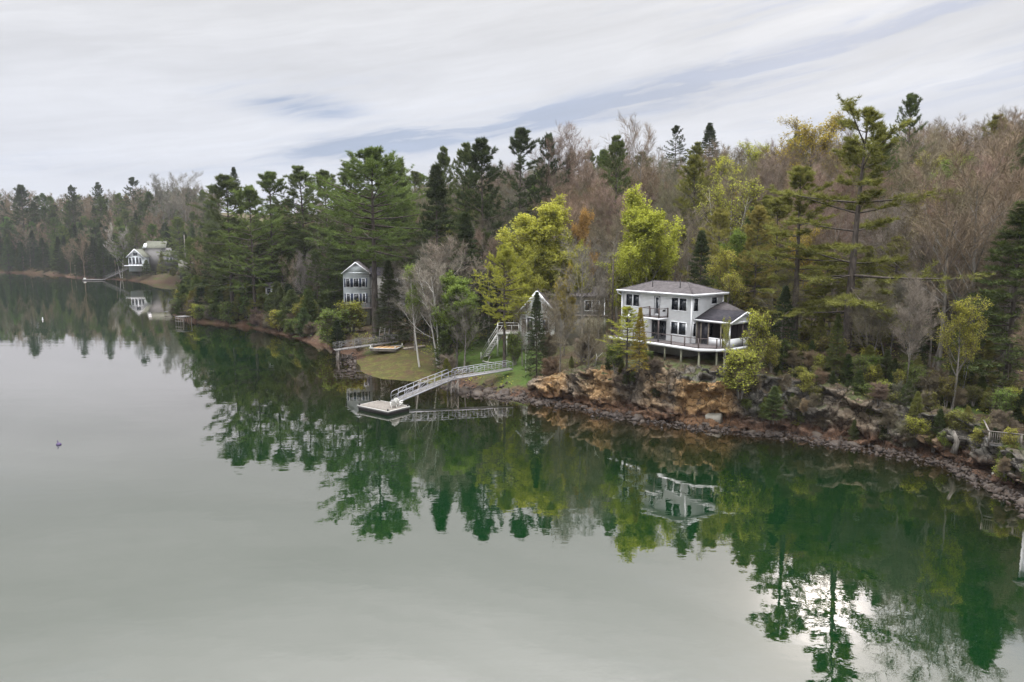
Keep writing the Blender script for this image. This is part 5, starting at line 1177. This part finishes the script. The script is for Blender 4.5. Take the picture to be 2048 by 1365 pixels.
Geo().bar((-.2, .1, .5), (1.6, .1, .5), .07).build('side_rail', M_woodg, sp2)
zr_ = max(gz(-20.5, 117.6), gz(-19, 117), .9)
rf2 = thing('raft', 'wooden raft with a brown top hauled out on the weedy beach', 'raft', (-20.5, 117.3, zr_ - .05), R(-12))
for y in (-1.5, 0, 1.5): Geo().tube([(-2.2, y, .2), (2.2, y, .2)], .17, 8).build('log', M_wood, rf2)
for x in (-2.1, -.7, .7, 2.1): Geo().bar((x, -1.75, .44), (x, 1.75, .44), .16, .14).build('cross_beam', M_woodg, rf2)
for q in ((-2.25, 2.25, -1.8, -1.7), (-2.25, 2.25, 1.7, 1.8), (-2.3, -2.2, -1.8, 1.8), (2.2, 2.3, -1.8, 1.8)): Geo().box(*q, .5, .64).build('rim_board', M_plastic, rf2)
G = Geo()
for k in range(11): G.box(-1.9 + k * .34, -1.9 + k * .34 + .32, -1.5, 1.5, .52, .56 + .05 * (k % 3))
G.build('planking', M_orange, rf2, kind='stuff')
for x, y in ((-2.1, -1.6), (2.1, -1.6), (2.1, 1.6), (-2.1, 1.6)): Geo().tube([(x, y, .5), (x, y, 1.0)], .08, 6).build('corner_post', M_plastic, rf2)
pp = thing('dock_section', 'pale plank dock section lying on the slope above the beach', 'dock section', (-17.6, 116.5, gz(-17.6, 116.5) + .25), R(15)); z2 = gz(-14.2, 117.4) - gz(-17.6, 116.5)
G = Geo()
for k in range(22): G.bar((k * .16, -.65, k * .16 * z2 / 3.5), (k * .16, .65, k * .16 * z2 / 3.5), .15, .05)
G.build('planking', M_post, pp, kind='stuff'); Geo().bar((0, -.6, -.1), (3.5, -.6, z2 - .1), .08, .14).bar((0, .6, -.1), (3.5, .6, z2 - .1), .08, .14).build('side_beam', M_wood, pp)
# point dock on the left
gangway('gangway', 'dark ramp reaching off the wooded point at the left', (-91.5, 190.5, .6), (-85.5, 196.5, 2.4), 1.4, 1.0, 5, mat_=M_woodg, end_round=False)
pd = thing('pile_pier', 'pale pile dock against the tip of the wooded point', 'pier', (-76.5, 168.0, 0), R(-30))
pd.scale = (.55, .8, .8)
Geo().box(-2.6, 2.6, -1.5, 1.5, 2.0, 2.2).build('deck_floor', M_woodg, pd)
for x in (-2.4, -.8, .8, 2.4):
    for y in (-1.35, 1.35): Geo().tube([(x, y, -2), (x, y, 2.0)], .13, 7).build('pile', M_wood, pd)
Geo().bar((-2.4, -1.5, .8), (2.4, -1.5, .8), .14, .2).bar((-2.4, -1.5, 1.6), (2.4, -1.5, 1.6), .14, .2).build('wale', M_wood, pd)
# far gangway and float
gangway('gangway', 'long thin gangway climbing to the far cottage', (-203, 362, .7), (-187.5, 356, 6.2), 1.4, 1.1, 8, mat_=M_woodg, end_round=False)
ff = thing('float', 'low pale float at the end of the far gangway', 'float', (-208.5, 362.3, 0), R(3))
Geo().box(-5, 5, -1.3, 1.3, .2, .55).build('deck_floor', M_woodg, ff); Geo().box(-4.9, 4.9, -1.2, 1.2, -.2, .199).build('hull', M_dark, ff); Geo().box(-4.8, -3.9, -.4, .4, .55, 1.2).build('dock_box', M_plastic, ff)
# deck at the right edge
dp = thing('wooden_deck', 'weathered deck with baluster railing at the right edge of the picture', 'deck', (37.6, 55.6, 3.0), R(-28))
Geo().box(0, 6.5, 0, 4, -.16, 0).build('deck_floor', M_woodg, dp); Geo().bar((-.05, -.04, 1.05), (6.5, -.04, 1.05), .12, .05).bar((-.05, -.04, .12), (6.5, -.04, .12), .06, .06).bar((-.04, 0, 1.05), (-.04, 4, 1.05), .12, .05).build('handrail', M_wood, dp)
for x in (0, 2.1, 4.2, 6.3): Geo().box(x - .05, x + .05, -.09, .01, -.15, 1.03).build('rail_post', M_wood, dp)
for k in range(44): Geo().box(.1 + k * .145, .14 + k * .145, -.06, -.02, .15, 1.03).build('baluster', M_wood, dp)
for x, y in ((.9, .3), (5.8, .3), (.9, 3.6)): Geo().box(x - .08, x + .08, y - .08, y + .08, -3.0, -.16).build('support_post', M_wood, dp)
Geo().box(.45, 1.35, .0, .6, -2.75, -2.4).build('footing', M_concrete, dp)
hr_ = thing('grey_cottage', 'corner of a pale grey cottage cut off by the right edge', 'cottage', (39.9, 54.0, 0), R(-40))
Geo().box(0, 7, 0, 6, .6, 7.5).build('wall', M_bluehouse, hr_); Geo().box(-.06, .08, -.06, .08, .6, 7.45).build('corner_board', M_trim, hr_)
Geo().slab([(-.4, -.5, 7.5), (7.4, -.5, 7.5), (7.4, 3, 9.2), (-.4, 3, 9.2)], .12).slab([(-.4, 3, 9.2), (7.4, 3, 9.2), (7.4, 6.5, 7.5), (-.4, 6.5, 7.5)], .12).build('roof', M_roof, hr_)
for a0 in (1.2, 3.6): window(hr_, 'R', a0, a0 + 1.1, 2.6, 4.2)

# ================================================================== poles, buoys, driftwood, stones
def pole(px, ptop, Y, label, arm=True, mt=M_post, r=.14):
    p = atY(px, ptop, Y); z = gz(p[0], Y); e = thing('utility_pole', label, 'pole', (p[0], Y, z)); h = p[2] - z
    Geo().tube([(0, 0, -.5), (0, 0, h)], r * 1.15, 8, r * .85).build('shaft', mt, e)
    if arm: Geo().bar((-.9, 0, h - .5), (.9, 0, h - .5), .1).build('crossarm', mt, e); Geo().tube([(.3, 0, h - 1.9), (.3, 0, h - 1.2)], .2, 8).build('transformer', M_concrete, e)
    return e
pole(1227, 508, 97, 'brown utility pole between the grey and the white house', False, M_barkd)
pole(368, 470, 340, 'pale utility pole beside the far cottage', False, M_wood, .2)
lp = pole(1741, 632, 76, 'thin dark lamp post by the gravel road under the pines', False, M_black, .05)
hh_ = atY(1741, 632, 76)[2] - lp.location.z; Geo().bar((-.35, 0, hh_), (.5, 0, hh_ + .05), .16, .08).build('lamp_head', M_plastic, lp)
b = thing('buoy', 'small violet mooring buoy alone on the open water', 'buoy', (-42.4, 65.9, 0)); 
def ball(r, sq=1., n=8, m=12):
    G = Geo(); V = [(r * math.sin(i * math.pi / n) * math.cos(j * 2 * math.pi / m), r * math.sin(i * math.pi / n) * math.sin(j * 2 * math.pi / m), r * sq * math.cos(i * math.pi / n)) for i in range(n + 1) for j in range(m)]
    return G.add(V, None, [(i * m + j, (i + 1) * m + j, (i + 1) * m + (j + 1) % m, i * m + (j + 1) % m) for i in range(n) for j in range(m)])
ball(.24, .9).build('float_ball', M_buoy, b, True); Geo().tube([(0, 0, .1), (-.12, 0, .42)], .045, 6).build('eye', M_buoy, b)
b = thing('buoy', 'tiny white stick buoy far out on the left', 'buoy', (-115, 176.7, 0)); b.scale = (.6, .6, .6); Geo().tube([(0, 0, -.3), (0, 0, 1.0)], .22, 8, .16).build('spar', M_plastic, b); ball(.3).build('float_ball', M_plastic, b, True)
rs = np.random.default_rng(9)
def rockmesh(seed):
    bm_ = ball(1., .75, 6, 9); V = np.vstack(bm_.V); r = np.random.default_rng(seed)
    for _ in range(9):
        n_ = nrm(r.normal(size=3)); dd = V @ n_; c_ = .55 + .25 * r.random(); V = V - np.clip(dd - c_, 0, None)[:, None] * n_
    V = V * (1 + r.normal(size=3) * .15); g2 = Geo(); g2.add(V, None, bm_.Q[0]); return g2.mesh('stone', M_stone)
RK = [rockmesh(300 + i) for i in range(7)]
nrk = 0
def stone(x, y, s, label, group, name='boulder', z=None, mt=None):
    o = bpy.data.objects.new(name, RK[rs.integers(0, 7)]); COL.objects.link(o); z = gz(x, y) if z is None else z
    o.location = (x, y, z + s * .15); o.scale = (s * rs.uniform(.8, 1.3), s * rs.uniform(.7, 1.1), s * rs.uniform(.6, .9)); o.rotation_euler = (rs.normal() * .25, rs.normal() * .25, rs.random() * 6.3)
    o['label'] = label; o['category'] = 'rock'; o['group'] = group
SHP = np.array([p[:2] for p in SHORE if 44 < p[1] < 132 and -30 < p[0] < 40])
SHP = catmull([np.array(c) for c in SHP], 12)
rocks = []
for k in range(210):
    c_ = SHP[rs.integers(0, len(SHP))] + rs.normal(size=2) * .9; px_, _ = pix(c_[0], c_[1], 0)
    if px_ < 690 and rs.random() < .4: continue
    if 715 < px_ < 905 or (px_ > 1480 and rs.random() < .35): continue
    s_ = min(1.0, rs.lognormal(-1.05, .5)); seg = 'below the grey house' if px_ < 1230 else 'below the white house' if px_ < 1500 else 'under the tall pines' if px_ < 1800 else 'near the right edge'
    if px_ < 905: seg = 'beside the left gangway'
    elif px_ < 1050: seg = 'beside the upper walkway'
    size_ = 'large' if s_ > .55 else 'small'
    rocks.append(dict(px=px_, c=c_, s=s_, lab=f"{size_} brown waterline rock {anchor(px_).replace('behind', 'in front of')}"))
finish_labels(rocks)
for q in rocks: stone(q['c'][0], q['c'][1], q['s'], q['lab2'], q['grp'] or 'rocks along the waterline', z=max(-.25, min(.5, gz(*q['c']))) + .05)
for px_, py_, s_, lb in ((1345, 826, .75, 'pale squared granite block at the foot of the orange cliff, left one'), (1425, 836, .75, 'pale squared granite block at the foot of the cliff, right one')):
    p = onz(px_, py_, .6); e = Geo().box(-.75, .75, -.45, .45, -.4, .45).add([(-.75, -.45, .46), (.75, -.45, .46), (.68, .4, .5), (-.7, .42, .5)], None, [(0, 1, 2, 3)]).build('granite_block', M_concrete, None); e.location = (p[0], p[1] - .6, .65); e.rotation_euler = (.1, -.08, R(-38 if px_ > 1400 else 20)); e['label'] = lb; e['category'] = 'stone block'
r_ = np.random.default_rng(12); G = Geo(); n = 3800                                             # loose rubble along the tide line
c_ = SHP[r_.integers(0, len(SHP), n)] + r_.normal(size=(n, 2)) * 1.1; z_, d_ = terrain(c_[:, 0], c_[:, 1]); px_, _ = pix(c_[:, 0], c_[:, 1], 0)
ok = (z_ > -.6) & (z_ < 1.4) & ~((px_ > 712) & (px_ < 880)); c_ = c_[ok]; z_ = z_[ok]; m = len(c_)
oct_ = np.array([(1, 0, 0), (0, 1, 0), (-1, 0, 0), (0, -1, 0), (0, 0, .7), (0, 0, -.7)], float); s_ = r_.lognormal(-2.1, .5, m)
V = oct_[None] * s_[:, None, None] * (1 + r_.normal(size=(m, 6, 3)) * .3) + r_.normal(size=(m, 6, 3)) * s_[:, None, None] * .25; V[..., :2] += c_[:, None]; V[..., 2] += np.maximum(z_, 0)[:, None] + .04
T = np.array([(0, 1, 4), (1, 2, 4), (2, 3, 4), (3, 0, 4), (1, 0, 5), (2, 1, 5), (3, 2, 5), (0, 3, 5)]); G.add(V.reshape(-1, 3), (T[None] + np.arange(m)[:, None, None] * 6).reshape(-1, 3))
o = G.build('rubble', M_stone, None, kind='stuff'); o['label'] = 'loose brown rubble along the tide line'; o['category'] = 'rubble'
def branch(name, pts, r, label, m_=M_birch, cat='driftwood'):
    pts = np.array(pts, float); base = pts[0].copy(); e = thing(name, label, cat, base); Geo().tube(pts - base, r, 6, r * .4).build('stem', m_, e)
    for k in range(1, len(pts) - 1): Geo().tube([pts[k] - base, pts[k] - base + rs.normal(size=3) * .4 + [0, 0, .35]], r * .5, 5, r * .2).build('side_branch', m_, e)
a_ = atY(1189, 737, 82.5); b_ = atY(1194, 716, 82.3); c2 = atY(1206, 705, 82.)
branch('dead_branch', [a_, b_, c2], .07, 'bleached dead branch sticking up from the cliff top between the houses')
z0_ = gz(35.4, 60); p = onz(1908, 900, 1.4); branch('stump', [p + [0, 0, -.3], p + [.2, 0, .7], p + [-.1, .1, 1.6]], .28, 'broken weathered stump at the water near the right edge', M_bark, 'stump')
p = onz(1560, 702, 6.8); branch('fallen_log', [p + [-1.6, 0, .2], p + [0, .1, .25], p + [1.5, -.2, .5]], .12, 'pale fallen log on the gravel beside the porch')
p = onz(975, 718, 2.5); zl_ = gz(p[0], p[1]); branch('fallen_log', [(p[0] - .7, p[1] + .9, zl_ + .15), (p[0], p[1], zl_ + .15), (p[0] + .9, p[1] - .9, zl_ + .2)], .12, 'bleached log lying on the lawn above the walkway')
p = onz(1025, 758, 1.2); branch('dead_branch', [p + [-1.2, 0, .4], p + [0, 0, .15], p + [1.3, 0, .1]], .05, 'pale dead branch on the beach beneath the end of the walkway')
